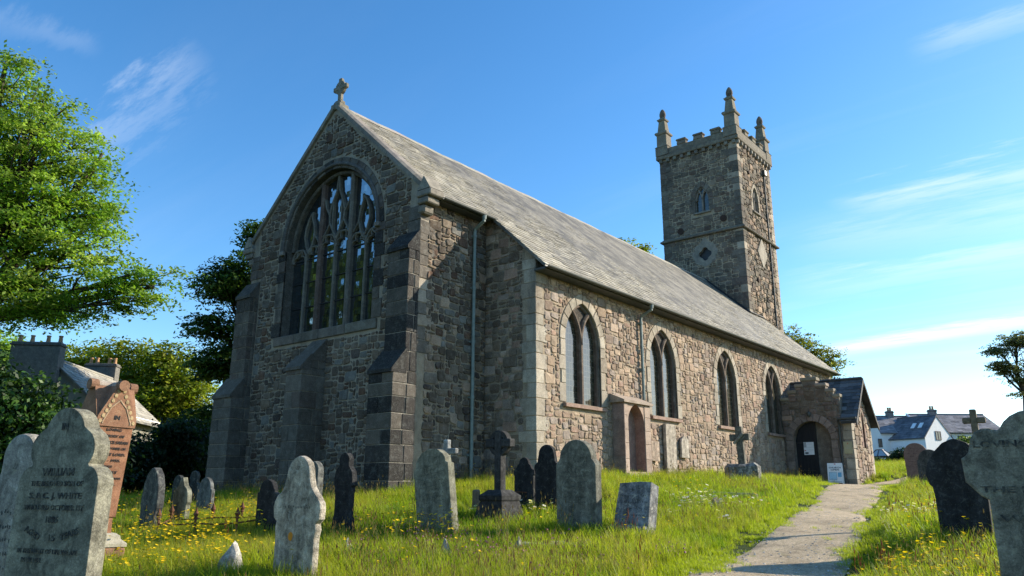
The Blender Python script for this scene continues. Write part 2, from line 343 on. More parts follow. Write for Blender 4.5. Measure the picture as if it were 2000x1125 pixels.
# ------------------------------------------------------------------ ground
CP = np.array([(18.0, -13.4, -.1), at(1530, 1125, 9.2), at(1610, 1000, 16), at(1000, 1125, 9.0), at(600, 1125, 8.8), at(250, 1125, 9),
    at(1690, 1125, 9.4), at(1850, 1080, 10), at(1720, 1000, 16.2), (5.84, 2.69, 1.75), (5.84, 8, 1.88), (5.84, 14, 1.9), (5.84, 20, 1.88), (7.8, 21, 1.8),
    (8.7, 21, 1.72), (8.9, 25, 2.15), (4, 0, 1.45), (-5, 0, 1.25), (-5, 10, 1.4), (0, -6, .95), (-8, -6, .8), (12, 30, 2.4), (14, 40, 2.8), (22, -4, .75),
    (26, 8, 1.75), (28, -14, -.1), (16, -22, -.7), (5, -18, 0), (-15, -15, .3), (-30, -10, .6), (-30, 20, 1.6), (-20, 50, 3), (20, 60, 3.6), (50, 60, 3.7),
    (50, 20, 2.6), (60, -20, 0), (40, -50, -1.5), (-20, -50, -1.0), (-60, 0, 1.0), (-60, 60, 3)], float)
def _tps(lam=.3):
    n = len(CP); X = CP[:, :2]; d = np.linalg.norm(X[:, None]-X[None], axis=2)
    K = np.where(d > 0, d*d*np.log(d+1e-12), 0)+lam*np.eye(n); P = np.c_[np.ones(n), X]
    return np.linalg.solve(np.block([[K, P], [P.T, np.zeros((3, 3))]]), np.r_[CP[:, 2], 0, 0, 0])
_W = _tps()
def gz(x, y):
    x = np.asarray(x, float); y = np.asarray(y, float); rr = np.hypot(x, y); k = np.minimum(1, 70/np.maximum(rr, 1e-6)); x = x*k; y = y*k
    d2 = (x[..., None]-CP[:, 0])**2+(y[..., None]-CP[:, 1])**2
    z = (.5*d2*np.log(d2+1e-12))@_W[:-3]+_W[-3]+_W[-2]*x+_W[-1]*y
    return z+.025*np.sin(x*1.7+.6*y)*np.sin(y*1.3-.4*x)
def G(x, y): return float(gz(x, y))
def build_ground():
    def axis(a, b, s):
        inner = list(np.arange(a, b, s)); out = []; d = s; x = b
        while x < 3000: out.append(x); d *= 1.35; x += d
        lo = []; d = s; x = a-s
        while x > -3000: lo.append(x); d *= 1.35; x -= d
        return np.array(lo[::-1]+inner+out)
    X = axis(-34, 34, .4); Y = axis(-22, 46, .4); xx, yy = np.meshgrid(X, Y); zz = gz(xx, yy); nx, ny = len(X), len(Y)
    v = np.c_[xx.ravel(), yy.ravel(), zz.ravel()]; i = np.arange(nx*ny).reshape(ny, nx)
    f = np.c_[i[:-1, :-1].ravel(), i[:-1, 1:].ravel(), i[1:, 1:].ravel(), i[1:, :-1].ravel()]
    me = bpy.data.meshes.new('ground'); me.from_pydata(v.tolist(), [], f.tolist()); me.shade_smooth(); me.materials.append(M['turf'])
    o = bpy.data.objects.new('ground', me); COL.objects.link(o); tag(o, kind='structure')
build_ground()
PL = np.array([(15.2, -13.5), (14.2, -8.5), (13.43, -4.09), (13.25, -2.2), (12.95, 0.0), (12.3, 2.95), (11.8, 5.6), (11.15, 8.05), (10.3, 11.6), (9.3, 15.0), (8.4, 18.5), (8.5, 20.3), (9.6, 23.5), (10.4, 27), (11.4, 34), (11.5, 42)])
PR = np.array([(17.4, -13.5), (16.0, -8.5), (15.1, -3.6), (14.8, -1.4), (14.4, 0.5), (13.75, 3.2), (13.2, 6.0), (12.75, 8.8), (12.1, 12.0), (11.3, 16.0), (10.7, 19.5), (10.6, 21.5), (10.9, 24), (11.6, 27), (12.5, 34), (12.6, 42)])
def resample(P, n):
    d = np.r_[0, np.cumsum(np.linalg.norm(np.diff(P, axis=0), axis=1))]; t = np.linspace(0, d[-1], n)
    q = np.c_[np.interp(t, d, P[:, 0]), np.interp(t, d, P[:, 1])]
    k = np.ones(9)/9
    for a in (0, 1): q[4:-4, a] = np.convolve(q[:, a], k, 'valid')
    return q
def build_path():
    n = 220; A = resample(PL, n); B = resample(PR, n); rg = np.random.default_rng(3); m = 13
    ja = np.convolve(rg.normal(0, .22, n+8), np.ones(9)/4, 'valid')[:n]; jb = np.convolve(rg.normal(0, .22, n+8), np.ones(9)/4, 'valid')[:n]
    v = []
    for i in range(n):
        for k in range(m):
            t = k/(m-1); t2 = t+(ja[i]*.12*(1-t)+jb[i]*.12*t)
            p = A[i]*(1-t2)+B[i]*t2; e = min(k, m-1-k); dz = (-.05, .012, .022, .03)[min(e, 3)]
            v.append((p[0], p[1], G(*p)+dz))
    f = [(i*m+k, i*m+k+1, (i+1)*m+k+1, (i+1)*m+k) for i in range(n-1) for k in range(m-1)]
    # the trodden patch in front of the porch door
    me = bpy.data.meshes.new('path'); me.from_pydata(v, [], f); me.shade_smooth(); me.materials.append(M['path'])
    o = bpy.data.objects.new('path', me); COL.objects.link(o); tag(o, kind='structure')
    return A, B
PA, PB = build_path()

# ------------------------------------------------------------------ masonry
def frame(O, U, Nn):
    O, U, Nn = Vector(O), Vector(U), Vector(Nn)
    return lambda u, v, d=0.0: O+U*u+Vector((0, 0, v))+Nn*d
def inpoly(U, V, poly):
    ins = np.zeros(U.shape, bool); n = len(poly)
    for i in range(n):
        (x0, y0), (x1, y1) = poly[i], poly[(i+1) % n]
        c = ((y0 > V) != (y1 > V)); xi = (x1-x0)*(V-y0)/((y1-y0) if y1 != y0 else 1e-9)+x0
        ins ^= c & (U < xi)
    return ins
def arch(cx, z0, zs, hw, rise, n=12, grow=0.0):
    R = (hw*hw+rise*rise)/(2*hw); ccx = cx-hw+R; Rg = R+grow
    a1 = math.acos(max(-1, min(1, (cx-ccx)/Rg)))          # angle where the left arc meets the centre line
    pts = [(cx-hw-grow, z0-grow)]
    for i in range(n+1):
        a = math.pi+(a1-math.pi)*i/n; pts.append((ccx+Rg*math.cos(a), zs+Rg*math.sin(a)))
    L = pts[:]
    return L+[(2*cx-x, z) for x, z in L[-2::-1]]
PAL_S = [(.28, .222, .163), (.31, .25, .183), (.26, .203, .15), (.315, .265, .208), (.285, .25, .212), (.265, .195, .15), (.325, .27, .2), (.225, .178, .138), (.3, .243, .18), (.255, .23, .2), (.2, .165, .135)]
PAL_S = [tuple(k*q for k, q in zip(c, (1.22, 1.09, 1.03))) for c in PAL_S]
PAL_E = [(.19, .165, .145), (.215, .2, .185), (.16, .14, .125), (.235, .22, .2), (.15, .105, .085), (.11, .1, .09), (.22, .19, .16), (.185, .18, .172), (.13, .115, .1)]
PAL_E = [tuple(.68*k*q for k, q in zip(c, (1.2, 1, .8))) for c in PAL_E]+[(.115, .085, .062), (.15, .125, .098), (.085, .062, .05), (.17, .16, .14)]  # stone tones scaled down: the east wall's shade is put into the colour
PAL_T = [(.25, .205, .165), (.21, .175, .145), (.29, .24, .19), (.17, .15, .13), (.24, .21, .18), (.2, .15, .125)]
PAL_T = [tuple(.64*k*q for k, q in zip(c, (1.05, 1, .92))) for c in PAL_T]  # tower stone darkened too, with the shade of its east face painted in
MORT_S = (.315, .25, .175, 1); MORT_E = (.33, .275, .205, 1); MORT_T = (.36, .29, .205, 1)
SIZES = [((5, 3), 2), ((4, 3), 4), ((4, 2), 6), ((3, 3), 4), ((3, 2), 12), ((2, 2), 10), ((4, 1), 2), ((3, 1), 5), ((2, 1), 8), ((1, 2), 3), ((1, 1), 3)]
def rubble(mb, F, nrm, W, H, g, ok, pal, h=(.015, .05), gap=.014, seed=1, dome=.014, z_off=0.0):
    rd = random.Random(seed); nu, nv = int(W/g)+1, int(H/g)+1
    uu, vv = np.meshgrid((np.arange(nu)+.5)*g, (np.arange(nv)+.5)*g)
    occ = ~ok(uu, vv+z_off)
    off = {}
    def J(i, j):
        if (i, j) not in off: off[i, j] = (rd.uniform(-.28, .28)*g, rd.uniform(-.28, .28)*g)
        return off[i, j]
    sz = [s for s, w in SIZES for _ in range(w)]
    for j in range(nv):
        for i in range(nu):
            if occ[j, i]: continue
            for _ in range(14):
                w, hh = rd.choice(sz)
                if i+w <= nu and j+hh <= nv and not occ[j:j+hh, i:i+w].any(): break
            else: w = hh = 1
            occ[j:j+hh, i:i+w] = True
            cs = []
            for (a, b, sx, sy) in ((i, j, 1, 1), (i+w, j, -1, 1), (i+w, j+hh, -1, -1), (i, j+hh, 1, -1)):
                ox, oy = J(a, b); cs.append((a*g+ox+sx*gap, b*g+oy+sy*gap+z_off))
            ring = []; cut = rd.uniform(.2, .42)
            for k in range(4):
                p, q, r2 = cs[k-1], cs[k], cs[(k+1) % 4]; m = g*cut*1.2
                for (t, o_) in ((p, 0), (r2, 1)):
                    L = math.hypot(t[0]-q[0], t[1]-q[1]) or 1; kk = min(m*rd.uniform(.6, 1.3), .42*L)/L
                    ring.append((q[0]+(t[0]-q[0])*kk, q[1]+(t[1]-q[1])*kk))
            col = c4(rd.choice(pal), 0, rd.uniform(.82, 1.2))
            random.seed(rd.random())
            mb.slab([F(u, v, 0) for u, v in ring], nrm, rd.uniform(*h), .022, col, -.01, dome)
def ashlar_buttress(mb, x0, x1, y0, y1, z0, z1, b_h, pal, seed, core, mort):
    """courses of large blocks round a core; y0 is the free (front) face"""
    rd = random.Random(seed); random.seed(seed)
    mb.cbox((x0+.02, y0+.02, z0), (x1-.02, y1, z1-.004), .004, mort)
    z = z0; k = 0
    while z < z1-.05:
        hh = min(rd.uniform(b_h*.75, b_h*1.25), z1-z)
        if z1-(z+hh) < .15: hh = z1-z
        g = .008; col = lambda: c4(rd.choice(pal), 0, rd.uniform(.8, 1.2))
        sp = rd.uniform(.35, .65)*(x1-x0)+x0
        ys = y0+(y1-y0)*rd.uniform(.4, .75)
        if k % 2: mb.cbox((x0, y0, z+g), (sp-g, y1, z+hh-g), .012, col(), None, .005); mb.cbox((sp+g, y0, z+g), (x1, ys-g, z+hh-g), .012, col(), None, .005); mb.cbox((sp+g, ys+g, z+g), (x1, y1, z+hh-g), .012, col(), None, .005)
        else: mb.cbox((x0, y0, z+g), (x1, ys-g, z+hh-g), .012, col(), None, .005); mb.cbox((x0, ys+g, z+g), (x1, y1, z+hh-g), .012, col(), None, .005)
        z += hh; k += 1
def weathering(mb, x0, x1, y0, y1, z0, z1, col, lip=.05, th=.1):
    """sloping cap of a buttress stage: front (y0,z0) up to back (y1,z1)"""
    vs = []
    for x in (x0-.012, x1+.012):
        vs += [(x, y0-lip, z0-.09), (x, y0-lip, z0), (x, y1, z1), (x, y1, z0-.09)]
    mb.add(vs, [(0, 1, 2, 3), (4, 5, 6, 7), (0, 1, 5, 4), (1, 2, 6, 5), (2, 3, 7, 6), (3, 0, 4, 7)], col)
def quoins(mb, cx, cy, sx, sy, z0, z1, pal, seed, h=.03, big=(.55, .3), ch=(.28, .45)):
    """corner blocks at (cx,cy); wall faces run towards -sx and -sy; the blocks stand h proud of both"""
    rd = random.Random(seed); z = z0; k = seed % 2; random.seed(seed)
    while z < z1-.08:
        hh = min(rd.uniform(*ch), z1-z)
        if z1-(z+hh) < .12: hh = z1-z
        a, b = (big if k % 2 else big[::-1]); a *= rd.uniform(.85, 1.2); b *= rd.uniform(.85, 1.2)
        xs = sorted((cx+sx*h, cx-sx*a)); ys = sorted((cy+sy*h, cy-sy*b))
        mb.cbox((xs[0], ys[0], z+.007), (xs[1], ys[1], z+hh-.007), .014, c4(rd.choice(pal), 0, rd.uniform(.85, 1.15)), None, .006)
        z += hh; k += 1
DR = [(.36, .305, .235), (.4, .35, .275), (.33, .272, .205), (.38, .325, .255)]
DRE = [(.135, .115, .093), (.155, .135, .11), (.11, .094, .076), (.14, .11, .09)]  # dressed stone of the east side, darkened to carry its shade
DARKE = [(.036, .033, .03), (.05, .045, .04), (.028, .026, .025), (.062, .054, .047)]  # black-stained blocks, with east-side shade added to the colour
def surround(mb, F, nrm, cx, z0, zs, hw, rise, t, pal, seed, h=.028, n=6, jamb=True):
    rd = random.Random(seed); random.seed(seed)
    R = (hw*hw+rise*rise)/(2*hw)
    for s in (-1, 1):
        if jamb:
            z = z0; k = 0
            while z < zs-.05:
                hh = min(rd.uniform(.3, .55), zs-z)
                if zs-(z+hh) < .15: hh = zs-z
                w = t*(rd.uniform(.75, .95) if k % 2 else rd.uniform(1.05, 1.4))
                u0, u1 = sorted((cx+s*hw, cx+s*(hw+w)))
                mb.slab([F(u0, z+.008), F(u1, z+.008), F(u1, z+hh-.008), F(u0, z+hh-.008)], nrm, h, .012, c4(rd.choice(pal), 0, rd.uniform(.85, 1.15))); z += hh; k += 1
        ccx = cx-hw+R
        def pt(f, g):
            Rg = R+g; a1 = math.acos(max(-1, min(1, (cx-ccx)/Rg))); a = math.pi+(a1-math.pi)*f
            return (ccx+Rg*math.cos(a), zs+Rg*math.sin(a))
        e = .008/max(R, .3)
        for k in range(n):
            f0, f1 = k/n+e, (k+1)/n-e
            q = [pt(f0, 0), pt((f0+f1)/2, 0), pt(f1, 0), pt(f1, t), pt((f0+f1)/2, t), pt(f0, t)]
            if s > 0: q = [(2*cx-x, z) for x, z in q]
            mb.slab([F(x, z) for x, z in q], nrm, h, .012, c4(rd.choice(pal), 0, rd.uniform(.85, 1.15)))
def glass_sheet(name, F, poly, d, m, parent, off):
    me = bpy.data.meshes.new(name); tri = tessellate_polygon([[Vector((p[0], p[1], 0)) for p in poly]])
    me.from_pydata([tuple(F(p[0], p[1], d)) for p in poly], [], [tuple(t) for t in tri])
    uv = me.uv_layers.new(name='UVMap')
    for l in me.loops: uv.data[l.index].uv = poly[l.vertex_index]
    me.materials.append(m); o = bpy.data.objects.new(name, me); COL.objects.link(o); o.parent = parent
    o.matrix_parent_inverse = Matrix.Translation(-Vector(off)); return o
def slates(mb, O, U, S, Nn, L, SL, cw, chh, pal, seed, thick=.018, edge=None):
    """slates in courses; O = ridge corner, U along the ridge, S down the slope"""
    rd = random.Random(seed); O, U, S, Nn = map(Vector, (O, U, S, Nn)); nc = int(round(SL/chh)); chh = SL/nc
    for k in range(nc):
        s1 = (k+1)*chh; s0 = k*chh-.02; u = -rd.uniform(0, cw)
        row = rd.uniform(.92, 1.08)
        while u < L:
            w = cw*rd.uniform(.75, 1.25); a, b = max(0, u+.003), min(L, u+w-.003); u += w
            if b-a < .02: continue
            if edge and not edge((a+b)/2, s1): continue
            e = s1+rd.uniform(-.012, .016)+(rd.uniform(.03, .07) if rd.random() < .012 else 0); t = thick*rd.uniform(.8, 1.7); j = rd.uniform(-.004, .004)
            vs = [O+U*a+S*s0+Nn*.002, O+U*b+S*s0+Nn*.002, O+U*b+S*e+Nn*(t+j), O+U*a+S*e+Nn*(t-j), O+U*a+S*e-Nn*.004, O+U*b+S*e-Nn*.004]
            mb.add(vs, [(0, 1, 2, 3), (3, 2, 5, 4), (0, 3, 4), (1, 5, 2)], c4(rd.choice(pal), 0, row*rd.uniform(.72, 1.26)*(.6 if rd.random() < .02 else 1.35 if rd.random() < .015 else 1)))

# ------------------------------------------------------------------ the church
CH_OFF = (0, 14, 1.7)
church = thing('church', 'granite church with long slate roof, arched windows and square pinnacled west tower', 'church', CH_OFF)
def cpart(mb, name, m, parent=None, smooth=False):
    if parent is None or parent is church: return mb.build(name, m, church, smooth, off=CH_OFF)
    return mb.build(name, m, parent, smooth)      # a child of a part: the part sits at the world origin already
RZ, SLOPE = 13.32, .925
HC, HN, LC, LN = 4.0, 5.837, 2.69, 28.8
def roofz(x): return RZ-SLOPE*abs(x)
ZB = .6
# --- east wall
Fe = frame((-4, 0, 0), (1, 0, 0), (0, -1, 0))                  # u = x + 4
EW = dict(cx=4.05, z0=6.08, zs=8.85, hw=2.15, rise=2.25)
ewin = arch(EW['cx'], EW['z0'], EW['zs'], EW['hw'], EW['rise'], 16)
def east_wall():
    mb = MB(); eav = roofz(4)-.05; out = [(.012, ZB), (7.988, ZB), (7.988, eav), (4, RZ-.05), (.012, eav)]
    mb.poly(Fe, out, [ewin], 0, MORT_E, -.75, -.42, (.1, .09, .075, 1))
    gro = arch(EW['cx'], EW['z0'], EW['zs'], EW['hw'], EW['rise'], 16, .42)
    def ok(u, v):
        k = inpoly(u, v, [(0.02, ZB), (7.98, ZB), (7.98, eav-.1), (4, RZ-.25), (0.02, eav-.1)]) & ~inpoly(u, v, gro)
        k &= ~((u > 7.15) & (v < 8.2)) & ~((u < .6) & (v < 8.2)) & ~((u > 7.6)) & ~(u < .4) & ~((u > 3.6) & (u < 4.3) & (v < 5.5)) & ~((u > 1.7) & (u < 6.5) & (v > 5.75) & (v < 6.1))
        return k
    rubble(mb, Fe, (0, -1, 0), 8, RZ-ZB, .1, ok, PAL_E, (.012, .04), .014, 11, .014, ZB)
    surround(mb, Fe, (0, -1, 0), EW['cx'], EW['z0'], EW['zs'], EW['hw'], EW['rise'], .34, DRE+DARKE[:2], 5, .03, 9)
    random.seed(2)
    for u0, u1 in ((1.65, 2.7), (2.72, 3.9), (3.92, 5.1), (5.12, 6.45)): mb.cbox((u0-4, -.06, 5.78), (u1-4, .1, 6.07), .02, c4(DRE[1], .1))
    # upper corner stones of the gable
    for s in (-1, 1): quoins(mb, s*4, 0, s, -1, 8.2, 9.0, DRE, 4+s, .025, (.4, .5))
    o = cpart(mb, 'wall', M['rubble_east'])
    mb = MB(); R = (EW['hw']**2+EW['rise']**2)/(2*EW['hw'])
    outer = arch(EW['cx'], EW['z0'], EW['zs'], EW['hw'], EW['rise'], 18, .13)[1:-1]
    mb.sweep2(Fe, outer, .1, .0, .1, (.11, .1, .09, 1))
    inner = arch(EW['cx'], EW['z0'], EW['zs'], EW['hw'], EW['rise'], 18, -.07)[1:-1]
    mb.sweep2(Fe, inner, .12, -.34, -.16, (.1, .088, .072, 1))
    for s in (-1, 1): mb.cbox((s*2.28+.05-.1, -.13, 8.72), (s*2.28+.05+.1, .0, 8.86), .02, (.24, .21, .18, 1))
    cpart(mb, 'hood_mould', M['dressed'])
east_wall()
def east_window():
    g = glass_sheet('window', Fe, ewin, -.33, M['glass_east'], church, CH_OFF)
    F = Fe; cx, z0, zs, hw = EW['cx'], EW['z0'], EW['zs'], EW['hw']; bay = 2*hw/3
    mb = MB(); C1 = (.155, .138, .115, 1); C2 = (.13, .09, .072, 1); C3 = (.165, .15, .122, 1)
    def topz(u):
        R = (hw*hw+EW['rise']**2)/(2*hw); x = abs(u-cx); return zs+math.sqrt(max(0, R*R-(x+R-hw)**2))
    for k in (-.5, .5):
        u = cx+k*bay; mb.sweep2(F, [(u, z0), (u, zs), (u, topz(u)-.04)], .16, -.36, -.17, C1 if k > 0 else C2)
    for k in (-1, 0, 1):
        u = cx+k*bay; mb.sweep2(F, [(u, z0), (u, (zs if k else zs+.1)-.18)], .085, -.36, -.22, C3)
    def arcpts(cu, cz, r, a0, a1, n=9): return [(cu+r*math.cos(rad(a0+(a1-a0)*i/n)), cz+r*math.sin(rad(a0+(a1-a0)*i/n))) for i in range(n+1)]
    cusp = MB
    for k in (-1, 0, 1):
        u = cx+k*bay; zh = zs-.35 if k else zs-.12; w2 = bay/4; lw = bay/2
        for s in (-1, 1):                                    # pointed light heads
            cu = u+s*lw/2; Rr = lw*.62
            L = [(cu-lw/2+Rr+Rr*math.cos(rad(a)), zh+Rr*math.sin(rad(a))) for a in range(180, 118, -6)]
            mb.sweep2(F, L+[(2*cu-x, z) for x, z in L[-2::-1]], .06, -.36, -.23, C3)
            q1 = arcpts(cu-lw*.22, zh+.02, lw*.2, 200, 70, 5); q2 = arcpts(cu, zh+lw*.36, lw*.19, 215, 90, 4)
            mb.sweep2(F, q1+q2+[(2*cu-x, z) for x, z in (q1+q2)[-2::-1]], .04, -.35, -.24, C3)
        zt = zh+.45; top = topz(u)-.02 if k == 0 else topz(u+(.0))-.02
        hh = (top-zt)
        if k == 0:
            for s in (-1, 1):
                mb.sweep2(F, [(u, zt-.25), (u+s*.18, zt+.05), (u+s*.33, zt+.3), (u+s*.36, zt+.6), (u+s*.25, zt+.95), (u+s*.07, zt+1.3), (u, top)], .07, -.36, -.22, C3)
                mb.sweep2(F, [(u+s*.2, zt+.1), (u+s*.2, zt+.98)], .05, -.36, -.23, C3)
                mb.sweep2(F, [(u+s*.36, zt+.55), (u+s*.55, zt+.85), (u+s*.63, zt+1.15)], .055, -.36, -.23, C3)
                mb.sweep2(F, [(u+s*.33, zt+.3), (u+s*.55, zt-.02), (u+s*.68, zt-.1)], .055, -.36, -.23, C3)
        else:
            u2 = u-k*.12
            for s in (-1, 1):
                mb.sweep2(F, [(u2, zt-.28), (u2+s*.14, zt-.02), (u2+s*.25, zt+.3), (u2+s*.2, zt+.62), (u2+s*.08, zt+.9), (u2-k*.1, zt+1.1)], .07, -.36, -.22, C3)
            mb.sweep2(F, [(u+k*.25, zt-.1), (u+k*.5, zt-.3)], .055, -.36, -.23, C3)
            mb.sweep2(F, [(u2-k*.25, zt+.3), (u2-k*.5, zt+.0)], .055, -.36, -.23, C3)
    mb.build('tracery', M['dressed'], g)
    for zz in (6.95, 7.75, 8.5): lb = MB(); lb.cbox((cx-4-hw+.06, .325-.03, zz), (cx-4+hw-.06, .325-.015, zz+.03), .004, (.05, .04, .03, 1)); lb.build('saddle_bar', M['lead'], g)
east_window()
# --- buttresses of the east wall
def buttress(x0, x1, stages, pal, seed, low=ZB):
    mb = MB(); z = low; mort = MORT_E if pal[0] is not DARKE[0] else (.3, .27, .22, 1)
    for i, (y0, zt, zslope, ytop, dx) in enumerate(stages):
        ashlar_buttress(mb, x0-dx[0], x1+dx[1], y0, .04, z, zt-.02, .42, pal, seed+i, None, mort)
        weathering(mb, x0-dx[0], x1+dx[1], y0, ytop, zt, zslope, c4(pal[0], 0, .9)); z = zt-.02
    cpart(mb, 'buttress', M['rubble_east'])
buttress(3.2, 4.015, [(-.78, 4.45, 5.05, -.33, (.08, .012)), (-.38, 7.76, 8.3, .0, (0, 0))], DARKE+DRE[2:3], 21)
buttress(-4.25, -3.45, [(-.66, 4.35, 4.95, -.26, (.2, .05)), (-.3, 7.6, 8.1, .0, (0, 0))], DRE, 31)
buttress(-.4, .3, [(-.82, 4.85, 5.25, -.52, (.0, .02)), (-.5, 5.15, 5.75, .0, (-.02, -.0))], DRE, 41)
# --- chancel side walls, nave east returns, nave walls
def wall_xz(name, F, nrm, W, prof, holes, seed, pal, mort, m, okx=None, h=(.015, .045), g=.1, extra=None, hole_depth=-.3, zb=ZB):
    mb = MB(); mb.poly(F, prof, holes, 0, mort, -.6, hole_depth, (.3, .26, .21, 1))
    H = max(p[1] for p in prof)-zb
    def ok(u, v):
        k = inpoly(u, v, prof)
        for hl in holes: k &= ~inpoly(u, v, hl)
        return k & okx(u, v) if okx else k
    rubble(mb, F, nrm, W, H, g, ok, pal, h, .012, seed, .014, zb)
    if extra: extra(mb)
    return mb
mixed = PAL_S[:4]+PAL_E*2
Fc = frame((4, 0, 0), (0, 1, 0), (1, 0, 0))
mb = wall_xz('chancel_wall', Fc, (1, 0, 0), LC, [(.02, ZB), (LC, ZB), (LC, 9.53), (.02, 9.53)], [], 51, mixed, MORT_S, None, lambda u, v: u > .3)
quoins(mb, 4, .02, 1, -1, 4.95, 9.0, DRE+DR, 9, .02, (.3, .5)); random.seed(4)
cpart(mb, 'chancel_wall', M['rubble'])
Fr = frame((4, LC, 0), (1, 0, 0), (0, -1, 0))
def ext(mb): quoins(mb, HN, LC, 1, -1, ZB, 7.78, DR, 12, .02, (.5, .32), (.3, .5))
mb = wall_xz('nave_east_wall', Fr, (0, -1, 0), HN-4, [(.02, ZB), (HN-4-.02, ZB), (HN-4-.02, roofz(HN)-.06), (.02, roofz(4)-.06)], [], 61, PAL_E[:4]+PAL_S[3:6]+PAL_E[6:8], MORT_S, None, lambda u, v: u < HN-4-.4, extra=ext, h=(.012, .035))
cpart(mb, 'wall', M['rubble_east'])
Fs = frame((HN, LC, 0), (0, 1, 0), (1, 0, 0))                  # u = y - LC
WIN = [4.98-LC, 9.9-LC, 15.15-LC, 20.15-LC]; WZ0, WZS, WHW, WR = 3.9, 5.68, .92, 1.22
wpolys = [arch(c, WZ0, WZS, WHW, WR, 12) for c in WIN]
grown = [arch(c, WZ0, WZS, WHW, WR, 12, .3) for c in WIN]
def ext(mb):
    for i, c in enumerate(WIN): surround(mb, Fs, (1, 0, 0), c, WZ0, WZS, WHW, WR, .27, DR, 70+i, .03, 5)
def okS(u, v):
    k = u > .38
    for p in grown: k &= ~inpoly(u, v, p)
    return k
mb = wall_xz('south_wall', Fs, (1, 0, 0), LN-LC, [(.02, ZB), (LN-LC, ZB), (LN-LC, 7.82), (.02, 7.82)], wpolys, 81, PAL_S, MORT_S, None, okS, (.012, .034), .098, ext, -.34)
quoins(mb, HN, LN, 1, 1, ZB, 7.45, DR, 13, .03, (.5, .4), (.3, .5))
cpart(mb, 'wall', M['rubble'])
def south_window(c, i):
    g = glass_sheet('window', Fs, wpolys[i], -.17, M['glass_south'], church, CH_OFF)
    mb = MB(); R = (WHW**2+WR**2)/(2*WHW); col = (.13, .095, .072, 1)
    mb.sweep2(Fs, [(c, WZ0), (c, WZS+.02)], .17, -.2, -.02, col)
    for s in (-1, 1):
        ccx = s*R; pts = []
        for k in range(12):
            a = math.pi-k*rad(6.4); x = R+R*math.cos(a); z = R*math.sin(a)
            if x > WHW*.53: break
            pts.append((c+s*x, WZS+z))
        mb.sweep2(Fs, [(c, WZS-.03)]+pts[1:], .14, -.2, -.02, col)
    sp_ = []
    for s in (1, -1):
        pts = []
        for k in range(12):
            a = math.pi-k*rad(6.4); x = R+R*math.cos(a)
            if x > WHW*.53: break
            pts.append((c+s*x, WZS+R*math.sin(a)))
        sp_ += pts[1:] if s > 0 else pts[:0:-1]
        if s > 0: sp_ += [(c+.28, WZS+WR-.12), (c, WZS+WR), (c-.28, WZS+WR-.12)]
    mb.poly(Fs, [(c, WZS+.1)]+sp_, [], -.12, (.05, .04, .032, 1))  # dark plate filling the eyelet; its shadow is put into the colour
    fr = [p for p in arch(c, WZ0, WZS, WHW, WR, 14, -.05)]; fr = [(fr[0][0], WZ0)]+fr[1:-1]+[(fr[-1][0], WZ0)]
    mb.sweep2(Fs, fr, .1, -.2, -.05, col)
    mb.build('tracery', M['dressed'], g)
    sb = MB(); y0, y1 = LC+c-WHW-.13, LC+c+WHW+.15; z = WZ0
    sb.add([(HN-.3, y0, z-.13), (HN+.12, y0, z-.13), (HN+.12, y0, z-.03), (HN-.3, y0, z+.03), (HN-.3, y1, z-.13), (HN+.12, y1, z-.13), (HN+.12, y1, z-.03), (HN-.3, y1, z+.03)],
           [(0, 1, 2, 3), (4, 5, 6, 7), (0, 1, 5, 4), (1, 2, 6, 5), (2, 3, 7, 6), (3, 0, 4, 7)], (.3, .2, .155, 1))
    sb.build('sill', M['dressed'], g)
for i, c in enumerate(WIN): south_window(c, i)
mb = MB(); mb.cbox((-HN, LC, ZB), (-HN+.6, LN, 7.5), .01, MORT_S); mb.cbox((-HN, LC, ZB), (-4, LC+.5, 7.4), .01, MORT_S); mb.cbox((-4, .7, ZB), (-3.4, LC, 9.1), .01, MORT_S)
Fw = frame((-HN+.6, LN, 0), (1, 0, 0), (0, 1, 0)); mb.poly(Fw, [(0, ZB), (2*HN-1.2, ZB), (2*HN-1.2, roofz(HN)-.1), (HN-.6, RZ-.1), (0, roofz(HN)-.1)], [], 0, MORT_S, -.5)
cpart(mb, 'wall', M['rubble'])
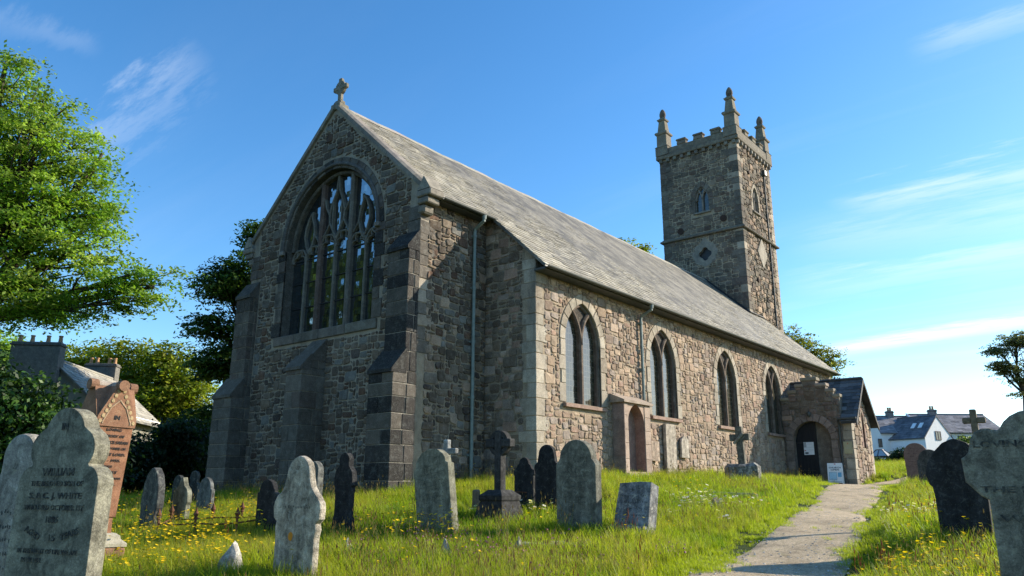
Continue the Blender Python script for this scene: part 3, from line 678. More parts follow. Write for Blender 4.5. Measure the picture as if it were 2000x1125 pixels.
# --- roof
SP = [(.3, .272, .215), (.36, .325, .255), (.33, .295, .235), (.41, .37, .29), (.25, .228, .185)]
def nave_roof():
    mb = MB(); ln = math.hypot(1, SLOPE); S = (1/ln, 0, -SLOPE/ln); Nn = (SLOPE/ln, 0, 1/ln)
    hn = HN+.46; hc = HC+.38; y0, yc, y1 = .3, LC-.14, LN+.12
    for s in (1, -1):
        Sx, Nx = (s*S[0], 0, S[2]), (s*Nn[0], 0, Nn[2])
        slates(mb, (0, yc, RZ), (0, 1, 0), Sx, Nx, y1-yc, hn*ln, .3, .2, SP, 5+s)
        slates(mb, (0, y0, RZ), (0, 1, 0), Sx, Nx, yc-y0, hc*ln, .3, .2, SP, 8+s)
        for (a, b, h) in ((y0, yc, hc), (yc, y1, hn)):             # boarding under the slates
            t = .09; A = Vector((0, a, RZ-.003)); B = Vector((s*h, a, RZ-SLOPE*h-.003)); d = Vector((0, b-a, 0)); k = Vector((0, 0, -t))
            mb.add([A, B, B+d, A+d, A+k, B+k, B+d+k, A+d+k], [(0, 1, 2, 3), (4, 5, 6, 7), (0, 1, 5, 4), (1, 2, 6, 5), (2, 3, 7, 6), (3, 0, 4, 7)], (.09, .085, .075, 1))
    sag = lambda y: .055*math.sin(math.pi*(y-.3)/28.6)+.012*math.sin(y*1.7)+.008*math.sin(y*4.1+1)
    mb.v = [(x, y, z-sag(y)*(1-abs(x)/9)+.006*math.sin(x*2.3+y*.9)) for x, y, z in mb.v]
    o = cpart(mb, 'roof', M['slate_old'])
    rt = MB(); y = y0; rd = random.Random(2)
    while y < 26.7:
        for s in (1, -1):
            w = .17; q = [(0, RZ+.075), (s*w, RZ+.075-SLOPE*w), (s*w, RZ+.045-SLOPE*w), (0, RZ+.04)]
            L = .44; rt.add([(x, y, z) for x, z in q]+[(x, y+L, z) for x, z in q], [(0, 1, 2, 3), (4, 5, 6, 7), (0, 1, 5, 4), (1, 2, 6, 5), (2, 3, 7, 6), (3, 0, 4, 7)], c4((.33, .3, .25), .15))
        y += .45
    rt.v = [(x, y, z-sag(y)) for x, y, z in rt.v]
    rt.build('ridge_tiles', M['slate_old'], o)
nave_roof()
# --- coping, kneelers, cross
def coping():
    mb = MB(); ln = math.hypot(1, SLOPE); rd = random.Random(6)
    for s in (1, -1):
        x = 0.0
        while x < 4.05:
            x2 = min(x+rd.uniform(.5, .75), 4.08); zt = lambda q: RZ+.12-SLOPE*q; e = .006
            q = [(s*(x+e), zt(x+e)), (s*(x2-e), zt(x2-e)), (s*(x2-e), zt(x2-e)-.22), (s*(x+e), zt(x+e)-.22)]
            mb.add([(a, -.09, z-.05) for a, z in q[:2]]+[(a, -.09, z) for a, z in q[2:]]+[(a, .36, z) for a, z in q]+[(a, .02, z+.02) for a, z in q[:2]], [(0, 1, 2, 3), (4, 5, 6, 7), (2, 3, 7, 6), (3, 0, 8, 4, 7), (2, 1, 9, 5, 6), (0, 1, 9, 8), (8, 9, 5, 4)], c4((.22, .195, .16), .2))
            x = x2
        mb.cbox((s*4.15-.2, -.1, 8.98), (s*4.15+.2, .38, 9.16), .03, (.21, .185, .15, 1)); mb.cbox((s*4.2-.27, -.13, 9.17), (s*4.2+.27, .42, 9.36), .03, (.25, .22, .18, 1))
        mb.cbox((s*4.05-.14, -.06, 8.72), (s*4.05+.14, .34, 8.975), .05, (.2, .175, .14, 1))
        a, b = s*4.2-.25, s*4.2+.25
        mb.add([(a, -.12, 9.37), (b, -.12, 9.37), (b, .4, 9.37), (a, .4, 9.37), (s*4.2, -.12, 9.76), (s*4.2, .4, 9.76)], [(0, 1, 4), (3, 2, 5), (1, 2, 5, 4), (0, 3, 5, 4), (0, 1, 2, 3)], (.28, .25, .2, 1))
    cpart(mb, 'coping', M['dressed'])
    mb = MB(); Y0, Y1 = .05, .19; cz = 13.98
    mb.cbox((-.22, -.08, 13.15), (.22, .32, 13.36), .03, (.22, .2, .15, 1)); mb.cbox((-.14, .0, 13.365), (.14, .24, 13.52), .04, (.22, .195, .15, 1))
    mb.cbox((-.075, Y0, 13.525), (.075, Y1, 14.32), .03, (.23, .205, .155, 1)); mb.cbox((-.33, Y0+.003, cz-.085), (.33, Y1-.003, cz+.085), .03, (.23, .205, .155, 1))
    n = 24; vs = []; fs = []
    for k in range(n):
        a = 2*math.pi*k/n
        for rr, y in ((.14, Y0+.02), (.235, Y0+.02), (.235, Y1-.02), (.14, Y1-.02)): vs.append((rr*math.cos(a), y, cz+rr*math.sin(a)))
    for k in range(n):
        for j in range(4): fs.append((k*4+j, k*4+(j+1) % 4, ((k+1) % n)*4+(j+1) % 4, ((k+1) % n)*4+j))
    mb.add(vs, fs, (.22, .2, .15, 1)); cpart(mb, 'gable_cross', M['dressed'])
coping()
# --- gutters and downpipes
def gutters():
    mb = MB()
    def gut(x, z, y0, y1):
        n = 7; vs = []; fs = []
        for y in (y0, y1):
            for rr in (.075, .06):
                for k in range(n+1):
                    a = math.pi+math.pi*k/n; vs.append((x+rr*math.cos(a), y, z+rr*math.sin(a)))
        m = n+1
        for k in range(n): fs += [(k, k+1, 2*m+k+1, 2*m+k), (m+k, m+k+1, 3*m+k+1, 3*m+k)]
        fs += [(0, m, 3*m, 2*m), (n, m+n, 3*m+n, 2*m+n)]
        for b in (0, 2*m): fs += [(b+k, b+k+1, b+m+k+1, b+m+k) for k in range(n)]
        mb.add(vs, fs, (1, 1, 1, 1))
    gut(HN+.52, roofz(HN+.46)-.03, LC-.16, LN+.14); gut(HC+.44, roofz(HC+.38)-.03, .42, LC-.05); gut(-HN-.52, roofz(HN+.46)-.03, LC-.1, LN+.1)
    mb.cbox((HN+.03, LC-.1, roofz(HN+.46)-.12), (HN+.43, LN, roofz(HN+.46)-.05), .005, (1, 1, 1, 1)); mb.cbox((HC+.03, .42, roofz(HC+.38)-.12), (HC+.36, LC-.2, roofz(HC+.38)-.05), .005, (1, 1, 1, 1))
    cpart(mb, 'gutter', M['gutter_dark'])
    for x, y, zt, zb, gx in ((HC+.09, 2.1, 8.72, 1.2, HC+.44), (HN+.1, 8.32, 7.0, 4.32, HN+.52)):
        mb = MB(); z = roofz(gx-.06)-.1; mb.tube([(gx, y, z), (gx, y, z-.14), (x+.03, y, z-.32), (x, y, z-.42), (x, y, zb)], .05, 10)
        zz = z-.5
        while zz > zb+.1: mb.tube([(x, y, zz), (x, y, zz-.09)], .064, 10); mb.cbox((x-.09, y-.1, zz-.07), (x-.03, y+.1, zz-.03), .005, (1, 1, 1, 1)); zz -= 1.55
        mb.tube([(gx, y, z+.02), (gx, y, z-.1)], [.075, .062], 10)
        cpart(mb, 'downpipe', M['gutter'], None, False)
    mb = MB(); mb.tube([(2.58, 30.75, 20.6), (2.58, 30.75, 10.4)], .05, 8); mb.cbox((2.5, 30.58, 20.5), (2.72, 30.92, 20.85), .02, (1, 1, 1, 1))
    for zz in (19, 17.2, 15.4, 13.6, 11.8): mb.tube([(2.58, 30.75, zz), (2.58, 30.75, zz-.1)], .066, 8)
    mb.tube([(HN+.3, LN-.1, 7.3), (HN+.12, LN-.1, 7.0), (HN+.1, LN-.1, 2)], .05, 8)
    cpart(mb, 'downpipe', M['gutter_dark'])
gutters()
# --- tower
TX, TY0, TY1, ZS, ZC = 2.5, 26.8, 31.95, 16.14, 21.45
def tower():
    mb = MB(); col = MORT_T
    FE = frame((-TX, TY0, 0), (1, 0, 0), (0, -1, 0)); FS = frame((TX, TY0, 0), (0, 1, 0), (1, 0, 0)); D = TY1-TY0
    we = arch(2.62, 17.55, 18.35, .43, .82, 10); wq = [(2.62+.0, 0)]
    def quat(cx, cz, r):
        pts = []
        for k in range(4):
            a0 = k*90
            for a in range(-80, 81, 20): pts.append((cx+r*.55*math.cos(rad(a0))+r*.52*math.cos(rad(a0+a)), cz+r*.55*math.sin(rad(a0))+r*.52*math.sin(rad(a0+a))))
        return pts
    qf = quat(2.62, 14.9, .38); ws = arch(29.1-TY0, 17.6, 18.4, .45, .82, 10)
    mb.poly(FE, [(0, ZB), (2*TX, ZB), (2*TX, ZC+.2), (0, ZC+.2)], [we, qf], 0, col, None, -.3, (.27, .25, .22, 1))
    mb.poly(FS, [(0, ZB), (D, ZB), (D, ZC+.2), (0, ZC+.2)], [ws], 0, col, None, -.3, (.3, .27, .23, 1))
    for F2, W in ((frame((TX, TY1, 0), (-1, 0, 0), (0, 1, 0)), 2*TX), (frame((-TX, TY1, 0), (0, -1, 0), (-1, 0, 0)), D)): mb.poly(F2, [(0, ZB), (W, ZB), (W, ZC+.2), (0, ZC+.2)], [], 0, col)
    ge = arch(2.62, 17.55, 18.35, .43, .82, 10, .3); gs = arch(29.1-TY0, 17.6, 18.4, .45, .82, 10, .2); qd = [(1.8, 14.9), (2.62, 13.95), (3.44, 14.9), (3.1, 15.5), (2.62, 15.95), (2.14, 15.5)]
    dm = [(29.45-TY0-.75, 15.1), (29.45-TY0, 14.15), (29.45-TY0+.75, 15.1), (29.45-TY0, 16.05)]
    rubble(mb, FE, (0, -1, 0), 2*TX, ZC-8.4, .125, lambda u, v: (u > .38) & (u < 2*TX-.38) & (abs(v-ZS) > .12) & ~inpoly(u, v, ge) & ~inpoly(u, v, qd), PAL_T, (.015, .04), .019, 91, .016, 8.4)
    rubble(mb, FS, (1, 0, 0), D, ZC-8.4, .125, lambda u, v: (u > .38) & (u < D-.38) & (abs(v-ZS) > .12) & ~inpoly(u, v, gs) & ~inpoly(u, v, dm), PAL_T+PAL_S[:3], (.02, .06), .016, 92, .025, 8.4)
    quoins(mb, TX, TY0, 1, -1, 8.4, ZS-.12, DR[:1]+DRE, 15, .03, (.75, .42), (.3, .5)); quoins(mb, TX, TY0, 1, -1, ZS+.12, ZC, DR[:1]+DRE, 16, .03, (.75, .42), (.3, .5))
    quoins(mb, -TX, TY0, -1, -1, 8.4, ZC, DRE, 17, .03, (.75, .42), (.3, .5)); quoins(mb, TX, TY1, 1, 1, 8.4, ZC, DR, 18, .03, (.6, .5), (.3, .5))
    surround(mb, FE, (0, -1, 0), 2.62, 17.55, 18.35, .43, .82, .3, DRE, 19, .035, 4); surround(mb, FS, (1, 0, 0), 29.1-TY0, 17.6, 18.4, .45, .82, .2, DR, 20, .035, 4)
    # dressed slab round the quatrefoil, in four lobes
    rq = [(2.62-.62, 14.4), (2.62, 14.1), (2.62+.62, 14.4), (2.62+.82, 14.95), (2.62+.62, 15.4), (2.62+.25, 15.6), (2.62, 15.98), (2.62-.25, 15.6), (2.62-.62, 15.4), (2.62-.82, 14.95)]
    ms = MB(); mb.poly(FE, rq, [quat(2.62, 14.9, .38)], .03, (.27, .24, .195, 1))
    mb.slab([FS(u, v) for u, v in dm], (1, 0, 0), .07, .02, (.38, .335, .27, 1))
    # string course, cornice, corbels, parapet
    e = .2; mb.cbox((-TX-e, TY0-e, ZS-.11), (TX+e, TY1+e, ZS+.02), .04, (.17, .148, .12, 1)); mb.cbox((-TX-e*.5, TY0-e*.5, ZS+.02), (TX+e*.5, TY1+e*.5, ZS+.1), .03, (.17, .145, .115, 1))
    rd = random.Random(8)
    for k in range(11):
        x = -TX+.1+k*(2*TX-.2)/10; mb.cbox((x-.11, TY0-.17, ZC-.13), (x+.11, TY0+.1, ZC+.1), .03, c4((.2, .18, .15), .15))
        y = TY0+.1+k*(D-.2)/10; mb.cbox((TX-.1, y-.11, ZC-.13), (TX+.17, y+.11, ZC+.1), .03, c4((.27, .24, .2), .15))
    e = .2; mb.cbox((-TX-e, TY0-e, ZC+.1), (TX+e, TY1+e, ZC+.36), .04, (.18, .155, .12, 1))
    P0, P1 = ZC+.36, ZC+.78; e = .14; T = .38
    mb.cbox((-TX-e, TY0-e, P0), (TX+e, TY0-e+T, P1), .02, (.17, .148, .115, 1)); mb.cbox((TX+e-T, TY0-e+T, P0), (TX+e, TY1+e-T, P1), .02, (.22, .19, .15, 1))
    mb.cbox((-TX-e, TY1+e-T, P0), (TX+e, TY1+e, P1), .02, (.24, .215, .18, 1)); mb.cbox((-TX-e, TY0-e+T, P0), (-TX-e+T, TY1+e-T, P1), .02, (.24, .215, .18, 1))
    tw = cpart(mb, 'tower', M['tower'])
    for k in range(3):
        c = -1.0+k*1.12+.05; mer = [MB() for _ in range(4)]
        for (lo, hi) in (((c-.3, TY0-e-.01, P1), (c+.3, TY0-e+T+.01, P1+.26)), ((c-.34, TY0-e-.05, P1+.26), (c+.34, TY0-e+T+.05, P1+.4))): mer[0].cbox(lo, hi, .05, c4((.19, .165, .13), .15)); mer[1].cbox((lo[0], TY1+e-T-.01, lo[2]), (hi[0], TY1+e+.01, hi[2]), .05, c4((.19, .165, .13), .1))
        c = (TY0+TY1)/2-1.15+k*1.15
        for (lo, hi) in (((TX+e-T-.01, c-.3, P1), (TX+e+.01, c+.3, P1+.26)), ((TX+e-T-.05, c-.36, P1+.26), (TX+e+.05, c+.36, P1+.4))): mer[2].cbox(lo, hi, .05, c4((.22, .19, .145), .12)); mer[3].cbox((-TX-e-.01, lo[1], lo[2]), (-TX-e+T+.01, hi[1], hi[2]), .05, c4((.19, .165, .13), .1))
        for b in mer: b.build('merlon', M['tower'], tw)
    for sx in (-1, 1):
        for cy in (TY0+.18, TY1-.18):
            p = MB(); cx = sx*2.25; c = (cx, cy, ZC+.36)
            p.lathe([(.42, 0), (.42, .55), (.45, .58), (.36, .66)], c, 4, (.2, .175, .135, 1), True)
            p.lathe([(.34, .6), (.33, 1.42), (.4, 1.47), (.43, 1.56), (.38, 1.64), (.29, 1.66)], c, 4, (.22, .19, .145, 1), True)
            p.lathe([(.28, 1.64), (.2, 2.42), (.26, 2.46), (.29, 2.55), (.2, 2.62), (.14, 2.7)], c, 4, (.21, .185, .135, 1), True)
            p.lathe([(.12, 2.66), (.17, 2.74), (.205, 2.88), (.2, 3.02), (.16, 3.16), (.09, 3.28), (.02, 3.34)], c, 10, (.14, .11, .085, 1))
            p.build('pinnacle', M['tower'], tw)
    for (F, c, z0, zs, hw, rise, yy) in ((FE, 2.62, 17.55, 18.35, .43, .82, 0), (FS, 29.1-TY0, 17.6, 18.4, .45, .82, 0)):
        me = glass_sheet('window', F, arch(c, z0, zs, hw, rise, 10), -.2, M['glass_south'], tw, (0, 0, 0)); b = MB(); R = (hw*hw+rise*rise)/(2*hw)
        b.sweep2(F, [(c, z0), (c, zs)], .12, -.24, -.05, (.23, .21, .18, 1))
        for s in (-1, 1):
            pts = []
            for k in range(12):
                a = math.pi-k*rad(6.5); x = R+R*math.cos(a)
                if x > hw*.55: break
                pts.append((c+s*x, zs+R*math.sin(a)))
            b.sweep2(F, pts, .1, -.24, -.05, (.23, .21, .18, 1))
        b.sweep2(F, arch(c, z0, zs, hw, rise, 10, -.04)[1:-1], .09, -.24, -.08, (.23, .21, .18, 1)); b.build('tracery', M['dressed'], me)
        sb = MB(); lo = F(c-hw-.12, z0-.12, -.25); hi = F(c+hw+.12, z0-.01, .12); sb.cbox([min(a, b2) for a, b2 in zip(lo, hi)], [max(a, b2) for a, b2 in zip(lo, hi)], .02, (.22, .2, .17, 1)); sb.build('sill', M['dressed'], me)
    glass_sheet('window', FE, quat(2.62, 14.9, .38), -.2, M['lead'], tw, (0, 0, 0))
    for F, u, v, r_, dd in ((FE, 3.9, 16.85, .2, .07), (FE, 1.15, 16.6, .2, .07), (FS, 1.45, 19.9, .12, .12), (FS, 3.3, 19.1, .12, .12), (FS, 1.6, 13.2, .12, .12), (FS, 4.2, 14.3, .12, .12)):
        ab = MB(); ab.tube([F(u, v, 0), F(u, v, dd)], r_, 14); ab.build('tie_plate', M['tie'], tw)
    fl = MB(); ln = math.hypot(1, SLOPE)           # lead flashing where roof meets tower
    for s in (1, -1): fl.tube([(0, TY0-.05, RZ+.06), (s*TX, TY0-.05, roofz(TX)+.06)], .06, 6)
    fl.tube([(TX+.05, TY0-.05, roofz(TX)+.05), (TX+.05, LN, roofz(TX)+.05)], .05, 6)
    fl.build('flashing', M['lead'], tw)
tower()
# --- porch
PX1, PY0, PY1 = 8.75, 21.0, 24.0; PE, PRZ, PYM = 4.62, 6.3, 22.5
def porch():
    W = PX1-HN; FE = frame((HN, PY0, 0), (1, 0, 0), (0, -1, 0)); FS = frame((PX1, PY0, 0), (0, 1, 0), (1, 0, 0)); D = PY1-PY0
    dc, dh, ds = 7.08-HN, .81, 3.62
    door = [(dc-dh, 1.0)]+[(dc-dh*math.cos(math.pi*k/16), ds+dh*math.sin(math.pi*k/16)) for k in range(17)]+[(dc+dh, 1.0)]
    gro = [(dc-dh-.3, .9)]+[(dc-(dh+.3)*math.cos(math.pi*k/16), ds+(dh+.3)*math.sin(math.pi*k/16)) for k in range(17)]+[(dc+dh+.3, .9)]
    steps = [(.35, 4.6), (.35, 5.38), (.68, 5.38), (.68, 5.7), (.98, 5.7), (.98, 5.95), (1.02, 5.95), (1.02, 6.2), (1.62, 6.2), (1.62, 5.92), (2.02, 5.92), (2.02, 5.65), (2.32, 5.65), (2.32, 5.4), (2.55, 5.4), (2.55, 4.6)]
    mb = MB()
    out = [(0.02, 1.0), (W, 1.0), (W, 4.6)]+steps[::-1]+[(.02, 4.6)]
    out = [(0.02, 1.0), (W, 1.0), (W, 4.55), (2.55, 4.55), (2.55, 5.4), (2.32, 5.4), (2.32, 5.65), (2.02, 5.65), (2.02, 5.92), (1.62, 5.92), (1.62, 6.2), (1.02, 6.2), (1.02, 5.95), (.7, 5.95), (.7, 5.68), (.35, 5.68), (.35, 5.38), (.02, 5.38)]
    mb.poly(FE, out, [door], 0, (.2, .165, .13, 1), -.4, -.4, (.2, .16, .13, 1))
    rubble(mb, FE, (0, -1, 0), W, 5.3, .12, lambda u, v: inpoly(u, v, out) & ~inpoly(u, v, gro) & (u < W-.36) & (v < 6.05), PAL_E[:2]+PAL_S[5:6]+[(.2, .14, .11)], (.015, .045), .012, 101, .014, 1.0)
    rd = random.Random(4)
    for s in range(11):
        a0, a1 = math.pi*s/11+.008, math.pi*(s+1)/11-.008
        q = [(dc-r_*math.cos(a), ds+r_*math.sin(a)) for r_, a in ((dh, a0), (dh, (a0+a1)/2), (dh, a1), (dh+.32, a1), (dh+.32, (a0+a1)/2), (dh+.32, a0))]
        mb.slab([FE(*p) for p in q], (0, -1, 0), .05, .015, c4((.27, .2, .165), 0, rd.uniform(.75, 1.2)))
    for s in (-1, 1):
        z = 1.2
        while z < ds-.05:
            hh = min(rd.uniform(.3, .5), ds-z); w = rd.uniform(.24, .34); u0, u1 = sorted((dc+s*dh, dc+s*(dh+w)))
            mb.slab([FE(u0, z+.008), FE(u1, z+.008), FE(u1, z+hh-.008), FE(u0, z+hh-.008)], (0, -1, 0), .05, .015, c4((.26, .2, .165), 0, rd.uniform(.7, 1.2))); z += hh
    quoins(mb, PX1, PY0, 1, -1, 1.2, 4.45, DR, 25, .025, (.42, .3), (.3, .5)); quoins(mb, PX1, PY1, 1, 1, 1.2, 4.45, DR, 26, .025, (.3, .3), (.3, .5))
    gw = arch(PYM-PY0+.28, 3.3, 4.5, .17, .4, 6)
    gp = [(0.02, 1.0), (D, 1.0), (D, PE-.1), (PYM-PY0, PRZ-.12), (.02, PE-.1)]
    mb.poly(FS, gp, [gw], 0, MORT_S, -.4, -.3, (.28, .2, .16, 1))
    ggw = arch(PYM-PY0+.28, 3.3, 4.5, .17, .4, 6, .14)
    rubble(mb, FS, (1, 0, 0), D, PRZ-1.3, .12, lambda u, v: inpoly(u, v, [(.02, 1), (D, 1), (D, PE-.2), (PYM-PY0, PRZ-.3), (.02, PE-.2)]) & ~inpoly(u, v, ggw) & (u > .3) & (u < D-.3), PAL_S, (.02, .06), .013, 103, .018, 1.0)
    surround(mb, FS, (1, 0, 0), PYM-PY0+.28, 3.3, 4.5, .17, .4, .15, DR[2:3]+[(.33, .22, .18)], 27, .03, 3)
    mb.poly(frame((PX1, PY1, 0), (-1, 0, 0), (0, 1, 0)), [(0.02, 1), (W-.02, 1), (W-.02, PE), (.02, PE)], [], 0, MORT_S, -.4)
    po = cpart(mb, 'porch', M['rubble'])
    # stepped parapet capstones
    ct = MB()
    for a, b, z in ((.0, .37, 5.38), (.36, .72, 5.68), (.7, 1.04, 5.95), (.98, 1.66, 6.2), (1.6, 2.04, 5.92), (2.0, 2.34, 5.65), (2.3, 2.58, 5.4)):
        ct.cbox((HN+a-.02, PY0-.06, z), (HN+b+.02, PY0+.44, z+.15), .025, c4((.29, .24, .18), .12), None, .008)
    ct.cbox((HN+1.3-.12, PY0+.0, 6.35), (HN+1.3+.12, PY0+.3, 6.5), .05, (.27, .23, .17, 1))
    ct.build('coping', M['dressed'], po)
    rf = MB(); ln2 = math.hypot(1, (PRZ-PE)/(PYM-PY0)); sl_ = (PRZ-PE)/(PYM-PY0)
    for s in (-1, 1):
        S = (0, s/ln2, -sl_/ln2); Nn = (0, s*sl_/ln2, 1/ln2); run = PYM-PY0+.25
        cut = (lambda a, b: a > 2.58 or b < (PYM-PY0-.44)*ln2) if s < 0 else None
        slates(rf, (HN, PYM, PRZ), (1, 0, 0), S, Nn, W+.32, run*ln2, .3, .22, [(.075, .08, .085), (.1, .105, .11), (.06, .065, .07), (.13, .13, .13)], 33+s, edge=cut)
        for (xa, xb, rn) in ([(0, W+.3, run)] if s > 0 else [(0, 2.575, PYM-PY0-.41), (2.58, W+.3, run)]):
            A = Vector((HN+xa, PYM, PRZ-.003)); B = A+Vector((0, s*rn, -sl_*rn)); d = Vector((xb-xa, 0, 0)); k = Vector((0, 0, -.1))
            rf.add([A, B, B+d, A+d, A+k, B+k, B+d+k, A+d+k], [(0, 1, 2, 3), (4, 5, 6, 7), (0, 1, 5, 4), (1, 2, 6, 5), (2, 3, 7, 6), (3, 0, 4, 7)], (.03, .03, .03, 1))
        x = PX1+.29                                           # bargeboard
        p = [(PYM, PRZ+.02), (PYM+s*(run+.03), PRZ-sl_*(run+.03)+.02)]
        rf.add([(x, p[0][0], p[0][1]), (x, p[1][0], p[1][1]), (x, p[1][0], p[1][1]-.2), (x, p[0][0], p[0][1]-.2), (x+.04, p[0][0], p[0][1]), (x+.04, p[1][0], p[1][1]), (x+.04, p[1][0], p[1][1]-.2), (x+.04, p[0][0], p[0][1]-.2)],
               [(0, 1, 2, 3), (4, 5, 6, 7), (0, 1, 5, 4), (1, 2, 6, 5), (2, 3, 7, 6), (3, 0, 4, 7)], (.02, .02, .022, 1))
    rf.cbox((HN, PYM-.1, PRZ+.0), (PX1+.3, PYM+.1, PRZ+.09), .04, (.08, .085, .09, 1))
    rf.build('roof', M['slate_dark'], po)
    dr = MB(); x0 = 7.08-dh; k = 0
    for i in range(6):                                         # left leaf, vertical boards, under the round arch
        a, b = x0+i*.15, x0+i*.15+.146; 
        zt = ds+math.sqrt(max(0, dh*dh-(min(abs(a-7.08), dh))**2)); zt2 = ds+math.sqrt(max(0, dh*dh-(abs(b-7.08))**2))
        y = PY0+.3
        dr.add([(a, y, 1.7), (b, y, 1.7), (b, y, zt2), (a, y, zt), (a, y+.06, 1.7), (b, y+.06, 1.7), (b, y+.06, zt2), (a, y+.06, zt)], [(0, 1, 2, 3), (4, 5, 6, 7), (0, 1, 5, 4), (1, 2, 6, 5), (2, 3, 7, 6), (3, 0, 4, 7)], (1, 1, 1, 1))
    d = dr.build('door', M['black_wood'], po)
    for z in (2.3, 3.5): hg = MB(); hg.cbox((x0+.03, PY0+.28, z), (x0+.75, PY0+.298, z+.05), .005, (1, 1, 1, 1)); hg.build('hinge_strap', M['lead'], d)
    st = MB(); st.cbox((6.2, PY0-.28, 1.45), (7.98, PY0+.02, 1.88), .02, (.24, .2, .17, 1)); st.cbox((HN, PY0+.4, 1.5), (PX1-.4, PY1-.4, 1.86), .01, (.1, .09, .08, 1)); st.build('threshold', M['dressed'], po)
    lt = MB(); lt.tube([(7.08, PY0, 4.72), (7.08, PY0-.1, 4.72)], .03, 8); lt.lathe([(.03, .12), (.085, .08), (.09, -.02), (.06, -.09), (.02, -.11)], (7.08, PY0-.14, 4.72), 10); lt.build('lamp', M['gutter_dark'], po)
    dp = MB(); dp.tube([(8.28, PY0-.18, 4.42), (8.28, PY0-.08, 4.25), (8.28, PY0-.08, 1.7)], .04, 8); dp.cbox((HN+2.45, PY0-.28, 4.42), (PX1+.3, PY0-.17, 4.5), .01, (1, 1, 1, 1)); dp.build('downpipe', M['gutter_dark'], po)
porch()
# --- arched stone recess on the south wall
def recess():
    mb = MB(); x0, x1 = HN+.03, 6.26; F = frame((x1, 6.48, 0), (0, 1, 0), (1, 0, 0)); W = 1.58
    op = arch(.72, 2.05, 3.45, .49, .62, 8)
    out = [(0, 1.98), (W, 1.98), (W, 4.08), (0, 4.08)]
    mb.poly(F, out, [op], 0, (.36, .26, .2, 1), -.42, -.33, (.3, .19, .15, 1))
    mb.poly(F, op, [], -.33, (.27, .17, .135, 1))
    for s, (a, b) in ((0, (0, .22)), (1, (1.22, W))):
        z = 2.0; rd = random.Random(s)
        for hh in (.42, .46, .4, .42, .36):
            mb.slab([F(a+.004, z+.005), F(b-.004, z+.005), F(b-.004, z+hh-.005), F(a+.004, z+hh-.005)], (1, 0, 0), .02, .008, c4((.4, .3, .235), 0, rd.uniform(.85, 1.15))); z += hh
    z = 2.0
    for hh in (.5, .55, .5, .5):                              # side cheek facing east
        mb.slab([(x0+.01, 6.48, z+.005), (x1+.015, 6.48, z+.005), (x1+.015, 6.48, z+hh-.005), (x0+.01, 6.48, z+hh-.005)], (0, -1, 0), .015, .008, c4((.27, .2, .165), .12)); z += hh
    mb.cbox((x0, 6.46, 1.5), (x1+.12, 8.1, 1.99), .02, (.36, .3, .22, 1)); mb.cbox((x0, 6.9, 1.4), (x1+.5, 8.5, 1.72), .02, (.33, .28, .22, 1))
    y0, y1 = 6.36, 8.14
    mb.add([(x0, y0, 4.08), (x1+.1, y0, 4.08), (x1+.1, y0, 4.15), (x0, y0, 4.36), (x0, y1, 4.08), (x1+.1, y1, 4.08), (x1+.1, y1, 4.15), (x0, y1, 4.36)], [(0, 1, 2, 3), (4, 5, 6, 7), (0, 1, 5, 4), (1, 2, 6, 5), (2, 3, 7, 6), (3, 0, 4, 7)], (.34, .27, .21, 1))
    cpart(mb, 'recess', M['dressed'])
recess()
# --- memorial slabs set against the south wall
def flat_stone(name, label, prof, T, loc, rot, m, col, cat='memorial', bev=.012, group=None, jit=0, seg=1):
    """an upright slab: 2-D outline prof (x,z), thickness T (y from 0 = front to T)"""
    me = bpy.data.meshes.new(name); bm = bmesh.new(); rd = random.Random(hash(label) % 999 if False else len(label))
    n = len(prof); A = [bm.verts.new((x+rd.uniform(-jit, jit), 0, z+rd.uniform(-jit, jit))) for x, z in prof]; f = bm.faces.new(A)
    r_ = bmesh.ops.extrude_face_region(bm, geom=[f]); vs = [g for g in r_['geom'] if isinstance(g, bmesh.types.BMVert)]
    bmesh.ops.translate(bm, vec=(0, T, 0), verts=vs); bmesh.ops.recalc_face_normals(bm, faces=bm.faces)
    ed = [e for e in bm.edges if abs(e.verts[0].co.y-e.verts[1].co.y) < 1e-5]
    bmesh.ops.bevel(bm, geom=ed, offset=bev, segments=2, affect='EDGES', profile=.6, clamp_overlap=True)
    bm.to_mesh(me); bm.free()
    ca = me.color_attributes.new('Col', 'FLOAT_COLOR', 'POINT'); ca.data.foreach_set('color', np.tile(np.array([*col, 1], np.float32), len(me.vertices)))
    me.materials.append(m); o = bpy.data.objects.new(name, me); COL.objects.link(o); o.location = loc; o.rotation_euler = rot
    if label: tag(o, label, cat, group)
    return o
def arcp(cx, cz, r, a0, a1, n=8): return [(cx+r*math.cos(rad(a0+(a1-a0)*i/n)), cz+r*math.sin(rad(a0+(a1-a0)*i/n))) for i in range(n+1)]
def mirror(half): return half+[(-x, z) for x, z in half[::-1] if x > 1e-6]
M['hs_grey'] = stone_mat('grey_headstone', .15, .7, (.035, .036, .028, 1), .5, (.27, .27, .21, 1), .008, 1.6, 'Object', (1.6, 1, .18), 0.75)
M['hs_granite'] = stone_mat('pale_granite_headstone', .35, .75, (.04, .042, .026, 1), .55, (.29, .28, .2, 1), .01, 1.7, 'Object', (1.5, 1, .15), 0.8)
M['hs_dark'] = stone_mat('dark_slate_headstone', .1, .4, (.012, .012, .012, 1), .22, (.17, .17, .15, 1), .005, 1.6, 'Object', (1.6, 1, .12), 0.7)
M['hs_lichen'] = stone_mat('lichened_headstone', .2, .8, (.05, .045, .04, 1), .8, (.4, .38, .32, 1), .02, 1.6, 'Object', (1.2, 1, .5), 0.9)
M['hs_pink'] = stone_mat('pink_granite', .25, .0, (.1, .08, .06, 1), .12, (.4, .33, .2, 1), .004, 2.0)
